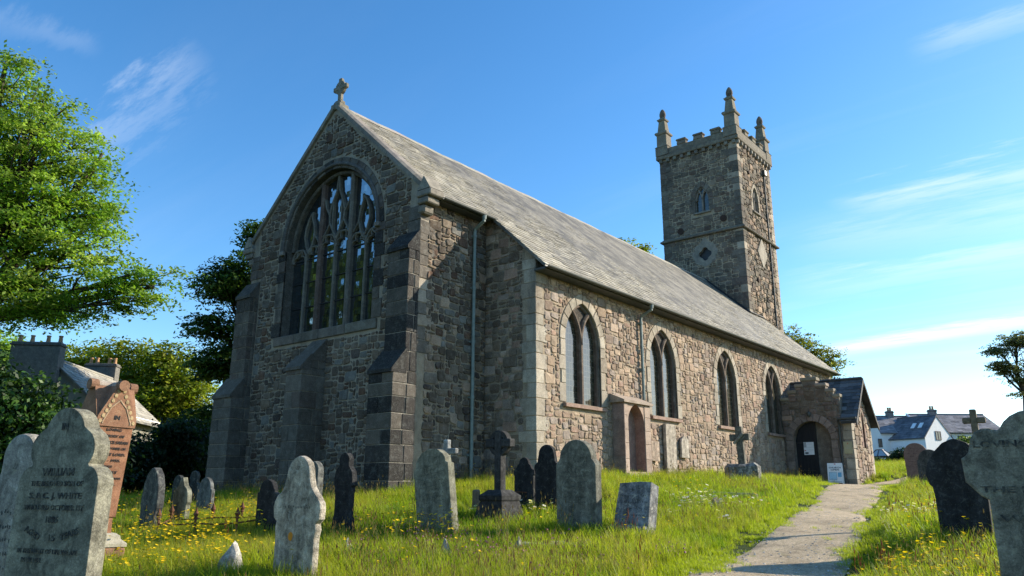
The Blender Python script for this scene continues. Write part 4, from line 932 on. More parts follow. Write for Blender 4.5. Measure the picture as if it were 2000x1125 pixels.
flat_stone('memorial_tablet', 'small square stone tablet on the south wall beside the arched recess', [(-.26, 0), (.26, 0), (.26, .62), (-.26, .62)], .09, (HN+.15, 8.86, 2.42), (0, 0, rad(90)), M['hs_grey'], (.33, .25, .19), bev=.01)
flat_stone('memorial_slab', 'tall narrow stone slab standing against the sunlit south wall', [(-.36, 0), (.36, 0), (.36, 1.72), (.2, 1.75), (-.33, 1.75)], .12, (HN+.18, 9.9, 1.9), (0, 0, rad(90)), M['hs_grey'], (.36, .31, .25))
flat_stone('memorial_tablet', 'small round-topped tablet fixed on the south wall below the second window', mirror([(.28, 0), (.28, .45)]+arcp(0, .45, .28, 0, 90, 6)[1:]+[]), .08, (HN+.15, 10.98, 2.58), (0, 0, rad(90)), M['hs_grey'], (.38, .33, .27), bev=.01)

# ------------------------------------------------------------------ writing
def write(parent, lines, m, y=-.003, th=.002, name='inscription'):
    """carved lines of text as one flat mesh part: lines = (text, x centre, z base, size, width or None, tilt)"""
    V = []; Fc_ = []
    for ln_ in lines:
        txt, x, z, size = ln_[:4]; width = ln_[4] if len(ln_) > 4 else None; tilt = ln_[5] if len(ln_) > 5 else 0; wgt = ln_[6] if len(ln_) > 6 else .024
        cu = bpy.data.curves.new('t', 'FONT'); cu.body = txt; cu.size = size*1.4; cu.align_x = 'CENTER'; cu.extrude = th; cu.resolution_u = 2; cu.offset = wgt*size
        to = bpy.data.objects.new('t', cu); COL.objects.link(to); dg = bpy.context.evaluated_depsgraph_get(); me = to.evaluated_get(dg).to_mesh()
        co = [Vector(v.co) for v in me.vertices]; fs = [tuple(p.vertices) for p in me.polygons]
        to.evaluated_get(dg).to_mesh_clear(); COL.objects.unlink(to); bpy.data.objects.remove(to); bpy.data.curves.remove(cu)
        if not co: continue
        w = max(c.x for c in co)-min(c.x for c in co); k = width/w if width else 1; o_ = len(V); ct, st = math.cos(tilt), math.sin(tilt)
        for c in co:
            a, b = c.x*k, c.y; V.append((x+a*ct-b*st, y-c.z, z+a*st+b*ct))
        Fc_ += [tuple(o_+i for i in f) for f in fs]
    me = bpy.data.meshes.new(name); me.from_pydata(V, [], Fc_); me.materials.append(m); o = bpy.data.objects.new(name, me); COL.objects.link(o); o.parent = parent; return o
def worn_lines(parent, rows, m, seed, y=-.003, name='inscription'):
    """worn, unreadable rows: short broken strokes"""
    rd = random.Random(seed); mb = MB()
    for z, w, h in rows:
        x = -w/2
        while x < w/2:
            l = h*rd.uniform(.25, .6)
            if rd.random() < .8:
                for _ in range(rd.choice((1, 2))):
                    xa = x+rd.uniform(0, l*.5); za = z+rd.uniform(0, h*.4); mb.add([(xa, y, za), (xa+h*.16, y, za), (xa+h*.16, y, za+h*rd.uniform(.35, .6)), (xa, y, za+h*rd.uniform(.35, .6))], [(0, 1, 2, 3)], (1, 1, 1, 1))
                if rd.random() < .5: mb.add([(x, y, z+h*.45), (x+l*.7, y, z+h*.45), (x+l*.7, y, z+h*.58), (x, y, z+h*.58)], [(0, 1, 2, 3)], (1, 1, 1, 1))
            x += l*1.1+(h*.5 if rd.random() < .18 else h*.1)
    return mb.build(name, m, parent)

# ------------------------------------------------------------------ headstones
def pos(x, y, dz=-.12): return (x, y, G(x, y)+dz)
def headstone(label, x, y, prof, T, col, m, rz=0, tilt=0, lean=0, H0=-.12, **k):
    return flat_stone('headstone', label, prof, T, pos(x, y, H0), (rad(lean), rad(tilt), rad(rz)), m, col, 'headstone', **k)
def round_prof(w, H, sh=0, n=10):
    r_ = w/2-sh; return mirror([(w/2, 0), (w/2, H-r_-(.02 if sh else 0))]+([(w/2-sh*.4, H-r_+.0)] if sh else [])+arcp(0, H-r_, r_, 0, 90, n))
def px_prof(pts, s): return mirror([(hw*s, z*s) for hw, z in pts])
def rows(z0, z1, n, w, h): return [(z1-(z1-z0)*i/(n-1), w*(.55+.45*abs(math.sin(i*1.9+1))), h) for i in range(n)]
# the tall trefoil stone close to the camera
H = 1.97
wp = [(.365, 0), (.352, H-.46)]+arcp(.245, H-.45, .11, 5, 80, 6)+[(.258, H-.345)]+arcp(.172, H-.245, .112, -48, 62, 7)+arcp(0, H-.185, .185, 22, 90, 7)
g1 = headstone('tall grey granite headstone with a three-lobed top, lettered for William', 13.075, -11.49, mirror([(a*.95, b) for a, b in wp]), .105, (.19, .178, .13), M['hs_granite'], 16, 0, 0, -.08, bev=.02)
write(g1, [('IN', 0, H-.13, .042), ('WILLIAM', 0, H-.395, .044, .27), ('THE BELOVED SON OF', 0, H-.455, .03, .44), ('S. & C. J. WHITE', 0, H-.525, .034, .44), ('WHO DIED OCTOBER 1ST', 0, H-.59, .03, .5), ('1885', 0, H-.66, .036, .1),
    ('AGED', -.15, H-.735, .036, .14, rad(-22)), ('15', .02, H-.76, .036, .055), ('YEARS', .17, H-.735, .036, .15, rad(18)), ('IN THE MIDST OF LIFE WE ARE', 0, H-.83, .026, .5), ('IN DEATH.', -.12, H-.88, .026, .17)], M['letters_worn'])
H = 1.82
lp = [(.36, 0), (.36, H-.52)]+arcp(.25, H-.5, .11, 0, 70, 5)+[(.2, H-.37), (.185, H-.28)]+arcp(0, H-.185, .185, 10, 90, 6)
g2 = headstone('rough pale granite headstone with a knobbed round head, left of the trefoil stone', 11.23, -11.1, mirror(lp), .13, (.27, .25, .21), M['hs_granite'], 16, 0, 0, -.1, bev=.03)
worn_lines(g2, [(H-.62, .5, .05), (H-.72, .55, .045), (H-.82, .5, .045), (H-.92, .55, .045), (H-1.02, .5, .045)], M['letters_grey'], 3)
# pink granite pillar with crossed gables
def pink_pillar():
    x, y = 7.45, -8.95; t = thing('grave_pillar', 'pink granite memorial pillar with crossed gables and black lettering', 'memorial', pos(x, y, -.05), (rad(-1.5), rad(2.2), rad(3)))
    pk = [(.42, .235, .165), (.44, .25, .175)]
    b = MB(); b.cbox((-.36, -.36, 0), (.36, .36, .36), .03, (.22, .115, .07, 1)); b.lathe([(.36, .36), (.36, .4), (.3, .45), (.29, .49), (.25, .52)], (0, 0, 0), 4, (.36, .33, .25, 1), True); b.build('plinth', M['hs_pink'], t)
    s = MB(); s.lathe([(.21, .5), (.2, .7), (.222, .72), (.24, 1.86)], (0, 0, 0), 4, (.26, .125, .07, 1), True); sh = s.build('shaft', M['hs_pink'], t)
    h = MB(); w, z0, z1 = .26, 1.86, 2.36
    pf = [(-w+.012, 1.84), (w-.012, 1.84), (w, 1.9), (w*.94, 1.97), (.06, z1), (-.06, z1), (-w*.94, 1.97), (-w, 1.9)]
    for k in (0, 1):
        a = [((p[0], -w, p[1]) if k else (-w, p[0], p[1])) for p in pf]; c = [((p[0], w, p[1]) if k else (w, p[0], p[1])) for p in pf]; n = len(pf)
        e = .0015 if k else 0
        h.add([(q[0]*(1+e), q[1]*(1+e), q[2]+e) for q in a+c], [tuple(range(n)), tuple(range(n, 2*n))]+[(i, (i+1) % n, n+(i+1) % n, n+i) for i in range(n)], (.25, .13, .077, 1))
        for s_ in (-1, 1):
            q = [(-w*.98, 0, z1+.01), (w*.98, 0, z1+.01)] if k else [(0, -w*.98, z1+.011), (0, w*.98, z1+.011)]
        h.tube(q, .055, 10, (.36, .3, .24, 1))
        for s_ in (-1, 1):
            c0 = (s_*(w+.0), 0, z1+.01) if k else (0, s_*(w+.0), z1+.011); d = (s_*.05, 0, 0) if k else (0, s_*.05, 0)
            h.tube([tuple(a-b for a, b in zip(c0, d)), tuple(a+b for a, b in zip(c0, d))], .072, 12, (.24, .13, .078, 1))
    h.build('head', M['hs_pink'], t)
    # raised ornament panel round the pointed field of the lettered face
    o = MB(); F = frame((w, 0, 0), (0, 1, 0), (1, 0, 0))
    for s_ in (-1, 1): o.sweep2(F, [(s_*.18, 1.87), (s_*.18, 1.9), (s_*.1, 2.08), (0, 2.18)], .022, -.02, .008, (.36, .25, .16, 1))
    rd = random.Random(4)
    for s_ in (-1, 1):
        for k in range(7):
            f = k/6; yy = s_*(.215-.18*f); zz = 1.9+.4*f; o.slab([F(yy+.026*math.cos(rad(a)), zz+.03*math.sin(rad(a))) for a in range(0, 360, 60)], (1, 0, 0), .008, .006, (.38, .28, .15, 1))
    o.build('ornament', M['hs_pink'], t)
    tx = write(t, [('IN', 0, 1.93, .055, None, 0, .03)], M['letters'], -.004); tx.rotation_euler = (0, 0, rad(90)); tx.location = (w, 0, 0)
    tx = write(t, [('LOVING', 0, 1.785, .036, .19, 0, .03), ('MEMORY OF', 0, 1.705, .034, .3, 0, .03), ('FLORENCE SARAH', 0, 1.625, .038, .42, 0, .03), ('BELOVED WIFE OF', 0, 1.55, .032, .39, 0, .03), ('HERBERT LORD,', 0, 1.475, .034, .4, 0, .03), ('- 1955.', .07, 1.4, .032, .17, 0, .03), ('ALSO', 0, 1.325, .03, .12, 0, .03), ('HERBERT', 0, 1.25, .034, .27, 0, .03),
        ('HUSBAND OF THE ABOVE', 0, 1.18, .026, .39, 0, .03), ('1961.', .07, 1.105, .034, .14, 0, .03)], M['letters'], -.004)
    tx.rotation_euler = (rad(.905), 0, rad(90)); tx.location = (.2135, 0, 0)
pink_pillar()
# the big lichened stone
S = .0078
lp = [(49, 0), (49, 128), (52, 140), (50, 150), (58, 156), (60, 172), (58, 180), (50, 190), (42, 196), (34, 204), (30, 218), (27, 232), (22, 240), (12, 247), (4, 250)]
g3 = headstone('big lichen-spotted pale headstone with knobbed shoulders and an orange lichen spot', 10.68, -8.1, px_prof(lp, S*.92), .085, (.37, .32, .245), M['hs_lichen'], 0, 0, 0, -.38, bev=.02, jit=.006)
sp = MB(); sp.add([(-.06+.042*math.cos(rad(a))*random.uniform(.85, 1.1), -.004, .93+.047*math.sin(rad(a))*random.uniform(.85, 1.1)) for a in range(0, 360, 24)], [tuple(range(15))], (.7, .27, .02, 1)); sp.build('orange_lichen', M['petal'], g3)
worn_lines(g3, [(1.22, .5, .05)], M['letters_grey'], 8)
# stones on the shaded left
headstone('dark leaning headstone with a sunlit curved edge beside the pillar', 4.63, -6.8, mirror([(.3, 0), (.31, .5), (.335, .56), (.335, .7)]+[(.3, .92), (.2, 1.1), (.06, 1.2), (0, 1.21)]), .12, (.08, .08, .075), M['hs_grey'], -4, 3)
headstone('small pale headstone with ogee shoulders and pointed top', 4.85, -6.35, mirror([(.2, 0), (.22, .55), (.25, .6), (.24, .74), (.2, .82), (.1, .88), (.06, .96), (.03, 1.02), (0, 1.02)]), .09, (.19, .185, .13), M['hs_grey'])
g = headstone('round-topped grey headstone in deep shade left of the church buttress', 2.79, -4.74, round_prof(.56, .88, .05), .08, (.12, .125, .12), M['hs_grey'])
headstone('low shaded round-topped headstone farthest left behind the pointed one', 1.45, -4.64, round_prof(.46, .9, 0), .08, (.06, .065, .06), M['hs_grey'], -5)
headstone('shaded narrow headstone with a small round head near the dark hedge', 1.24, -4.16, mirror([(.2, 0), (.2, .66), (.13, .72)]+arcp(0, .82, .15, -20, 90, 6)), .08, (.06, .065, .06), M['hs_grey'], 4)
headstone('narrow black headstone half hidden behind the big lichened stone', 7.0, -6.05, round_prof(.5, .98, .05), .09, (.024, .024, .025), M['hs_dark'])
headstone('grey arch-topped headstone peeping out behind the lichened stone', 4.72, -3.5, round_prof(.42, 1.12, 0), .14, (.11, .11, .1), M['hs_grey'])
dp = [(21, 0), (26, 6), (27, 22), (23, 38), (20, 50), (20, 82), (22, 88), (21, 94), (25, 98), (25, 110), (22, 122), (15, 129), (13, 131), (13.5, 140)]
hd = [(.0092*a, .0092*b) for a, b in dp]+[(x, z) for x, z in arcp(0, 1.29, .125, 0, 90, 6)]
g4 = headstone('slim black headstone with a round head and rounded shoulders', 7.92, -5.25, mirror(hd), .1, (.024, .024, .025), M['hs_dark'], 0)
worn_lines(g4, rows(.6, 1.1, 6, .26, .03), M['letters_grey'], 6)
H = 1.5
g5 = headstone('grey headstone leaning left with rounded top and cut-in shoulders', 9.12, -4.3, mirror([(.39, 0), (.4, H-.3), (.35, H-.27), (.34, H-.2), (.29, H-.13), (.18, H-.04), (0, H)]), .15, (.185, .175, .125), M['hs_grey'], 0, -10.0, -2)
worn_lines(g5, rows(.62, 1.2, 10, .6, .03), M['letters_grey'], 5)
H = 1.62
g6 = headstone('large grey round-shouldered headstone at the foot of the south wall lawn', 10.91, -2.95, mirror([(.385, 0), (.385, H-.4), (.36, H-.36), (.335, H-.33)]+arcp(0, H-.31, .31, 0, 90, 10)), .17, (.135, .128, .1), M['hs_grey'], 0, 0, 0)
worn_lines(g6, rows(.62, 1.25, 9, .5, .035), M['letters_grey'], 7)
H = 1.1
g7 = headstone('small black headstone with knobbed shoulders beside the ringed cross', 8.40, -1.11, mirror([(.24, 0), (.24, H-.36), (.27, H-.33), (.26, H-.25), (.2, H-.22), (.16, H-.15)]+arcp(0, H-.12, .12, 0, 90, 6)), .08, (.024, .024, .025), M['hs_dark'])
H = 1.42
g8 = headstone('tall black headstone with a rounded head and a pale streak down its face', 9.25, -1.5, mirror([(.27, 0), (.27, H-.5), (.29, H-.46), (.28, H-.38), (.21, H-.32), (.19, H-.22)]+arcp(0, H-.18, .18, 0, 90, 7)), .09, (.024, .024, .025), M['hs_dark'])
H = 1.02
g9 = flat_stone('headstone', 'thick broken slab of dark granite leaning back on a moulded foot', [(-.3, 0), (.3, 0), (.31, .5), (.3, H-.02), (.1, H), (-.26, H-.03), (-.29, .5)], .3, pos(11.65, -2.6, -.1), (rad(-15), 0, rad(4)), M['hs_lichen'], (.19, .19, .19), 'headstone', .02, None, .008)
fo = MB(); fo.cbox((-.36, -.16, .04), (.34, .05, .3), .06, (.15, .15, .16, 1), None, .01); fo.build('foot', M['hs_lichen'], g9)
write(g9, [('In', 0, .86, .05)], M['letters_grey']); worn_lines(g9, [(.76, .44, .045), (.66, .5, .045), (.56, .5, .04), (.46, .46, .04)], M['letters_grey'], 11, name='inscription')
g10 = headstone('reddish-brown round-topped headstone beside the path near the houses', 10.89, 21.8, mirror([(.37, 0), (.4, .7), (.44, 1.25), (.44, 1.32)]+arcp(0, 1.3, .44, 8, 90, 8)[:]), .1, (.2, .13, .11), M['hs_pink'], 0, 1.5, 0, -.1)
worn_lines(g10, rows(.75, 1.5, 8, .6, .05), M['letters'], 9)
headstone('dark low headstone just showing behind the black pointed stone', *at(1822, 951, 23)[:2], round_prof(.7, 1.3, .04), .1, (.07, .065, .06), M['hs_dark'])
H = 1.62
g11 = headstone('broad black pointed-arch headstone right of the path with lichen at its tip', 16.02, -.95, mirror([(.31, 0), (.325, .85), (.34, .95), (.375, .99), (.4, 1.1), (.4, 1.18), (.36, 1.3), (.27, 1.44), (.15, 1.56), (.04, 1.61), (0, 1.615)]), .11, (.024, .024, .025), M['hs_dark'], 0, 0, 0, -.14)
worn_lines(g11, rows(.7, 1.15, 5, .5, .03), M['letters_grey'], 12)
# big lobed cross-headed stone at the right edge
K = .00262
rp = [(112, -318), (112, 150), (128, 158), (148, 178), (157, 186), (160, 235), (150, 240), (142, 248)]+[(97+42*math.cos(rad(a)), 258+40*math.sin(rad(a))) for a in (0, 25, 50, 75, 100, 122)]+[(76*math.cos(rad(a)), 268+64*math.sin(rad(a))) for a in (25, 40, 55, 72, 90)]
rp = [(hw*K, (z+318)*.00305) for hw, z in rp]
q = at(2066, 1125, 4.5)
g12 = flat_stone('headstone', 'large lichened cross-headed headstone with lobed arms at the right', mirror(rp), .12, (q[0], q[1], 1.6-(951-951)*.0-.0-1.50), (0, 0, 0), M['hs_granite'], (.17, .158, .12), 'headstone', .02)
write(g12, [('LOVING MEMORY', 0, 1.755, .042, .68, 0, .03), ('IN', 0, 1.86, .035), ('THE BELOVED', 0, 1.475, .038, .66, 0, .03), ('WIFE OF', 0, 1.30, .04, .5, 0, .03)], M['letters_worn'])
# crosses
def cross(label, loc, W, H_, w, T, ring, m, col, rot, base=None, armz=.78):
    t = thing('cross', label, 'cross', loc, rot); mb = MB()
    z0 = base[-1][1] if base else 0
    az = z0+(H_-z0)*armz
    mb.cbox((-w/2, 0, z0-.02), (w/2, T, H_), .015, col); mb.cbox((-W/2, .002, az-w/2), (-w/2+.004, T-.002, az+w/2), .015, col); mb.cbox((w/2-.004, .002, az-w/2), (W/2, T-.002, az+w/2), .015, col)
    mb.build('shaft', m, t)
    if ring:
        n = 28; r0, r1 = ring; vs = []; fs = []
        for k in range(n):
            a = 2*math.pi*k/n
            for rr, y in ((r0, T*.15), (r1, T*.15), (r1, T*.85), (r0, T*.85)): vs.append((rr*math.cos(a), y, az+rr*math.sin(a)))
        for k in range(n):
            for j in range(4): fs.append((k*4+j, k*4+(j+1) % 4, ((k+1) % n)*4+(j+1) % 4, ((k+1) % n)*4+j))
        rb = MB(); rb.add(vs, fs, col); rb.build('ring', m, t)
    if base:
        bb = MB()
        prof = base; bb.lathe([(a, z) for a, z in prof], (0, T/2, 0), 4, col, True); bb.build('base', m, t)
    return t
cross('dark ringed stone cross on a flared stepped base', pos(8.99, -2.64, -.05), .58, 1.66, .15, .17, (.15, .23), M['hs_dark'], (.04, .039, .038, 1), (0, 0, 0), [(.36, 0), (.34, .1), (.25, .42), (.27, .45), (.27, .52), (.15, .62)], .79)
cross('plain pale stone cross behind the leaning grey headstone', pos(8.14, -3.12, -.1), .5, 1.52, .11, .11, None, M['hs_grey'], (.26, .26, .245, 1), (0, 0, 0), None, .86)
lc = cross('tall stone cross on a rough boulder before the south wall', pos(8.78, 9.0, .06), .6, 1.6, .2, .16, None, M['hs_grey'], (.13, .12, .095, 1), (0, rad(-2), rad(3)), None, .8)
bl = MB(); rd = random.Random(3); bl.slab([(.55*math.cos(rad(a))*rd.uniform(.9, 1.1), .1+.4*math.sin(rad(a))*rd.uniform(.9, 1.1), 0) for a in range(0, 360, 30)], (0, 0, 1), .5, .13, (.2, .19, .17, 1), 0, .05); bl.build('base', M['hs_lichen'], lc)
sd = MB(); sd.tube([(-.16, -.02, 1.1), (.0, -.05, 1.24), (.14, -.02, 1.38)], .045, 8, (.24, .22, .18, 1)); sd.build('carved_scroll', M['hs_grey'], lc)
q = at(1921, 951, 13.2)
cross('weathered cross rising behind the lobed headstone on the right', (q[0], q[1], G(q[0], q[1])-.1), .36, 3.07-G(q[0], q[1])+.0, .105, .1, None, M['old_wood'], (1, 1, 1, 1), (0, 0, 0), None, .905)
q = at(1897, 951, 19)
cross('small low cross just above the black headstone', (q[0], q[1], G(q[0], q[1])-.1), .36, 2.62-G(q[0], q[1]), .13, .1, None, M['hs_dark'], (.1, .09, .075, 1), (0, 0, 0), None, .85)
# loose stones in the grass
def rock(label, x, y, w, h, d, col, m, rz=0, seed=1, sharp=False, name='rock'):
    rd = random.Random(seed); bm = bmesh.new(); bmesh.ops.create_icosphere(bm, subdivisions=3, radius=1)
    pl = [(Vector((rd.uniform(-1, 1), rd.uniform(-1, 1), rd.uniform(-.2, 1))).normalized(), rd.uniform(.55, .85)) for _ in range(9)]
    for v in bm.verts:
        for n_, dd in pl:
            e = v.co.dot(n_)-dd
            if e > 0: v.co -= n_*e
        v.co *= rd.uniform(.97, 1.03)
        v.co = Vector((v.co.x*w/2, v.co.y*d/2, v.co.z*h))
        if sharp: k = max(0, v.co.z/h); v.co.x *= 1-.22*k; v.co.y *= 1-.2*k
    me = bpy.data.meshes.new(name); bm.to_mesh(me); bm.free(); ca = me.color_attributes.new('Col', 'FLOAT_COLOR', 'POINT'); ca.data.foreach_set('color', np.tile(np.array([*col, 1], np.float32), len(me.vertices))); me.materials.append(m)
    o = bpy.data.objects.new(name, me); COL.objects.link(o); o.location = pos(x, y, 0); o.rotation_euler = (0, 0, rad(rz)); tag(o, label, 'stone')
rock('broken pale stump of stone at the bottom edge of the grass', 9.85, -8.35, .44, .6, .36, (.4, .375, .33), M['hs_lichen'], 20, 12)
rock('pointed little marker stone among the buttercups', 9.51, -6.38, .3, .26, .2, (.36, .34, .3), M['hs_lichen'], 10, 6, True)
rock('peaked white-flecked marker stone below the leaning headstone', 10.80, -5.85, .32, .28, .22, (.4, .37, .32), M['hs_lichen'], -10, 7, True)
rock('small slanting stone chip in the grass below the ringed cross', 11.11, -4.68, .2, .26, .14, (.4, .38, .33), M['hs_lichen'], 30, 8, True)
rock('mossy dark lump of rubble among the white daisies', 11.14, 1.78, .36, .36, .36, (.13, .12, .1), M['hs_lichen'], 0, 9)
rock('pale broken stone block lying at the right edge of the path', 14.75, 3.1, .3, .24, .3, (.3, .28, .24), M['hs_lichen'], 0, 14)
mb = MB(); mb.cbox((-.5, -.1, -.1), (.5, .1, .1), .03, (.2, .185, .15, 1), None, .03); kb = mb.build('kerb_stone', M['hs_lichen']); kb.location = pos(10.54, 4.16, .02); kb.rotation_euler = (0, rad(3), rad(20)); tag(kb, 'grey grave kerb lying in grass before the boulder cross', 'kerb stone')
mb = MB(); mb.cbox((-.55, -.25, -.1), (.55, .25, .1), .03, (.36, .34, .3, 1), None, .02); kb = mb.build('ledger_stone', M['hs_lichen']); kb.location = pos(11.3, -4.0, .0); kb.rotation_euler = (rad(2), 0, rad(35)); tag(kb, 'flat sunken grave slab almost lost in the grass below the grey stone', 'grave slab')
# iron grave railings
def railing(label, corners, posts, h, spear=True, wood=False):
    c0 = corners[0]; t = thing('grave_railing', label, 'railing', pos(c0[0], c0[1], 0)); o = t.location
    mb = MB()
    for a, b in zip(corners[:-1], corners[1:]):
        for hh in (h*.55,) if not wood else (h*.75,):
            mb.tube([(a[0]-o[0], a[1]-o[1], G(*a)+hh-o[2]), ((a[0]+b[0])/2-o[0], (a[1]+b[1])/2-o[1], (G(*a)+G(*b))/2+hh-o[2]-.02), (b[0]-o[0], b[1]-o[1], G(*b)+hh-o[2])], .014, 6)
    mb.build('rail', M['rust'], t)
    for p in posts:
        z = G(*p)-o[2]; b = MB(); x, y = p[0]-o[0], p[1]-o[1]
        if wood: b.cbox((x-.07, y-.07, z-.1), (x+.07, y+.07, z+h), .03, (.2, .18, .15, 1), None, .01); b.build('post', M['old_wood'], t)
        else: b.lathe([(.018, -.1), (.018, h*.7), (.035, h*.72), (.035, h*.76), (.02, h*.78), (.045, h*.88), (.02, h*1.0), (.004, h*1.12)], (x, y, z), 8); b.build('post', M['rust'], t)
railing('rusty low iron grave railing with spear-headed posts in the buttercups', [(5.48, -7.01), (6.24, -6.79), (6.95, -6.5), (6.45, -5.55), (5.65, -6.16), (5.0, -6.55), (5.48, -7.01)], [(5.48, -7.01), (6.24, -6.79), (6.95, -6.5), (6.45, -5.55), (6.05, -5.86), (5.65, -6.16), (5.0, -6.55)], .42)
railing('low rusty grave rail with a stub post behind the ringed cross', [(7.87, -1.93), (8.3, -1.2), (9.1, -.75)], [(7.87, -1.93), (9.1, -.75)], .42, False, True)

# ------------------------------------------------------------------ things at the porch
def a_board():
    x, y = 8.08, 20.35; t = thing('sandwich_board', 'white A-frame board reading church open beside the porch door', 'sign', (x, y, G(x, y)+.02), (0, 0, rad(8))); h = 1.02; w = .36; a = rad(12)
    for s in (0, 1):
        mb = MB(); R_ = Matrix.Translation((0, 0 if not s else .44, 0)) @ Matrix.Rotation(-a if not s else a, 4, 'X')
        mb.cbox((-w, -.012, .06), (w, .012, h), .006, (1, 1, 1, 1), R_)
        for q in (-1, 1): mb.cbox((q*w-.02, -.014, 0), (q*w+.02, .014, h+.003), .006, (1, 1, 1, 1), R_)
        p = mb.build('board', M['white_paint'], t)
        if not s:
            def rect(nm, x0, x1, z0, z1, m, dy=-.016):
                b = MB(); b.add([R_ @ Vector(v) for v in ((x0, dy, z0), (x1, dy, z0), (x1, dy, z1), (x0, dy, z1))], [(0, 1, 2, 3)], (1, 1, 1, 1)); return b.build(nm, m, p)
            tx = write(p, [('CHURCH', 0, .76, .075, .6, 0, .02), ('OPEN', 0, .655, .075, .42, 0, .02)], M['print_dark'], -.0165); tx.rotation_euler = (-a, 0, 0)
            rect('notice', -.3, .08, .2, .58, M['print_dark'], -.0155); rect('notice', -.29, .07, .21, .57, M['print_pale']); rect('notice', .13, .32, .34, .56, M['print_blue']); rect('emblem', -.03, .05, .95, .99, M['print_red'])
            worn = worn_lines(p, [(.5, .25, .02), (.42, .28, .02), (.34, .28, .02), (.26, .25, .02)], M['print_dark'], 4, -.0175); worn.rotation_euler = (-a, 0, 0); worn.location = (-.11, 0, 0)
            rect('text_line', -.3, .3, .1, .115, M['print_dark'])
a_board(); bpy.data.objects['sandwich_board'].scale = (.78, .8, .86)
def notice(label, x0, x1, z0, z1, y, m, inner, cat='notice', seed=1, name='notice'):
    mb = MB(); mb.cbox((x0, y-.015, z0), (x1, y, z1), .003, (1, 1, 1, 1)); o = mb.build(name, m); tag(o, label, cat)
    for k, (a, b, c, d, mm) in enumerate(inner):
        b2 = MB(); W, H_ = x1-x0, z1-z0; b2.add([(x0+W*a, y-.0165-.0006*k, z0+H_*c), (x0+W*b, y-.0165-.0006*k, z0+H_*c), (x0+W*b, y-.0165-.0006*k, z0+H_*d), (x0+W*a, y-.0165-.0006*k, z0+H_*d)], [(0, 1, 2, 3)], (1, 1, 1, 1)); b2.build('printed_panel', mm, o)
notice('white paper notices pinned on the black porch door', 6.6, 7.04, 3.0, 3.55, PY0+.285, M['white_paint'], [(.0, .27, .6, .98, M['print_grey']), (.05, .2, .3, .36, M['print_red']), (.1, .42, .08, .2, M['print_dark']), (.32, .9, .9, .91, M['print_grey']), (.32, .9, .8, .81, M['print_grey']), (.5, .9, .4, .41, M['print_grey']), (.5, .9, .3, .31, M['print_grey']), (0, 1, .575, .585, M['print_grey'])])
notice('cream notice board on the corner of the porch', 8.38, 8.73, 3.0, 3.5, PY0-.055, M['print_cream'], [(.46, .56, .8, .88, M['print_red']), (.3, .75, .62, .64, M['print_grey']), (.2, .85, .5, .515, M['print_grey']), (.2, .85, .4, .415, M['print_grey'])], 'notice board', name='notice_board')

# ------------------------------------------------------------------ far houses
def box_prism(mb, O, U, V, z0, zr, ze, L, Dp, col, gable_only=False):
    """walls of a ridge-roofed house: O corner, U along the ridge, V across (unit), eave ze, ridge zr"""
    O, U, V = Vector(O), Vector(U), Vector(V); Z = Vector((0, 0, 1))
    e = [(0, z0), (Dp, z0), (Dp, ze), (Dp/2, zr), (0, ze)]
    for l in (0, L): mb.add([O+U*l+V*a+Z*z for a, z in e], [tuple(range(5))], col)
    for a in (0, Dp): mb.add([O+V*a+Z*z0, O+U*L+V*a+Z*z0, O+U*L+V*a+Z*ze, O+V*a+Z*ze], [(0, 1, 2, 3)], col)
def ridge_roof(mb, O, U, V, zr, ze, L, Dp, ov, pal, seed, cw=.45, ch_=.35, gov=.15):
    O, U, V = Vector(O), Vector(U).normalized(), Vector(V).normalized(); Z = Vector((0, 0, 1)); sl_ = (zr-ze)/(Dp/2); ln_ = math.hypot(1, sl_)
    R0 = O+V*(Dp/2)+Z*(zr+.12)-U*gov
    for s in (-1, 1):
        S = (V*s-Z*sl_)/ln_; Nn = (V*s*sl_+Z)/ln_; run = Dp/2+ov
        slates(mb, R0, U, S, Nn, L+2*gov, run*ln_, cw, ch_, pal, seed+s, .02)
        A = R0-Nn*.01; B = A+S*run*ln_; d = U*(L+2*gov); k = -Z*.1
        mb.add([A, B, B+d, A+d, A+k, B+k, B+d+k, A+d+k], [(0, 1, 2, 3), (4, 5, 6, 7), (0, 1, 5, 4), (1, 2, 6, 5), (2, 3, 7, 6), (3, 0, 4, 7)], (.1, .1, .1, 1))
    mb.tube([R0+Z*.02, R0+U*(L+2*gov)+Z*.02], .1, 6, c4(pal[0], 0, .8))
def stack(parent, c, w, d, z0, z1, m, pots, U=(1, 0, 0), col=(.17, .16, .14, 1)):
    U = Vector(U).normalized(); V = Vector((-U.y, U.x, 0)); b = MB(); R_ = Matrix(((U.x, V.x, 0, c[0]), (U.y, V.y, 0, c[1]), (0, 0, 1, 0), (0, 0, 0, 1)))
    b.cbox((-w/2, -d/2, z0), (w/2, d/2, z1-.22), .02, col, R_); b.cbox((-w/2-.06, -d/2-.06, z1-.215), (w/2+.06, d/2+.06, z1-.1), .02, c4(col, 0, .7), R_); b.cbox((-w/2, -d/2, z1-.1), (w/2, d/2, z1), .02, col, R_)
    o = b.build('chimney', m, parent)
    for k, f in enumerate(pots):
        p = MB(); q = R_ @ Vector((f*w/2, 0, 0)); p.lathe([(.13, 0), (.15, .02), (.12, .08), (.1, .34), (.13, .36), (.12, .42)], (q.x, q.y, z1), 10); p.build('chimney_pot', M['terracotta'], o)
    return o
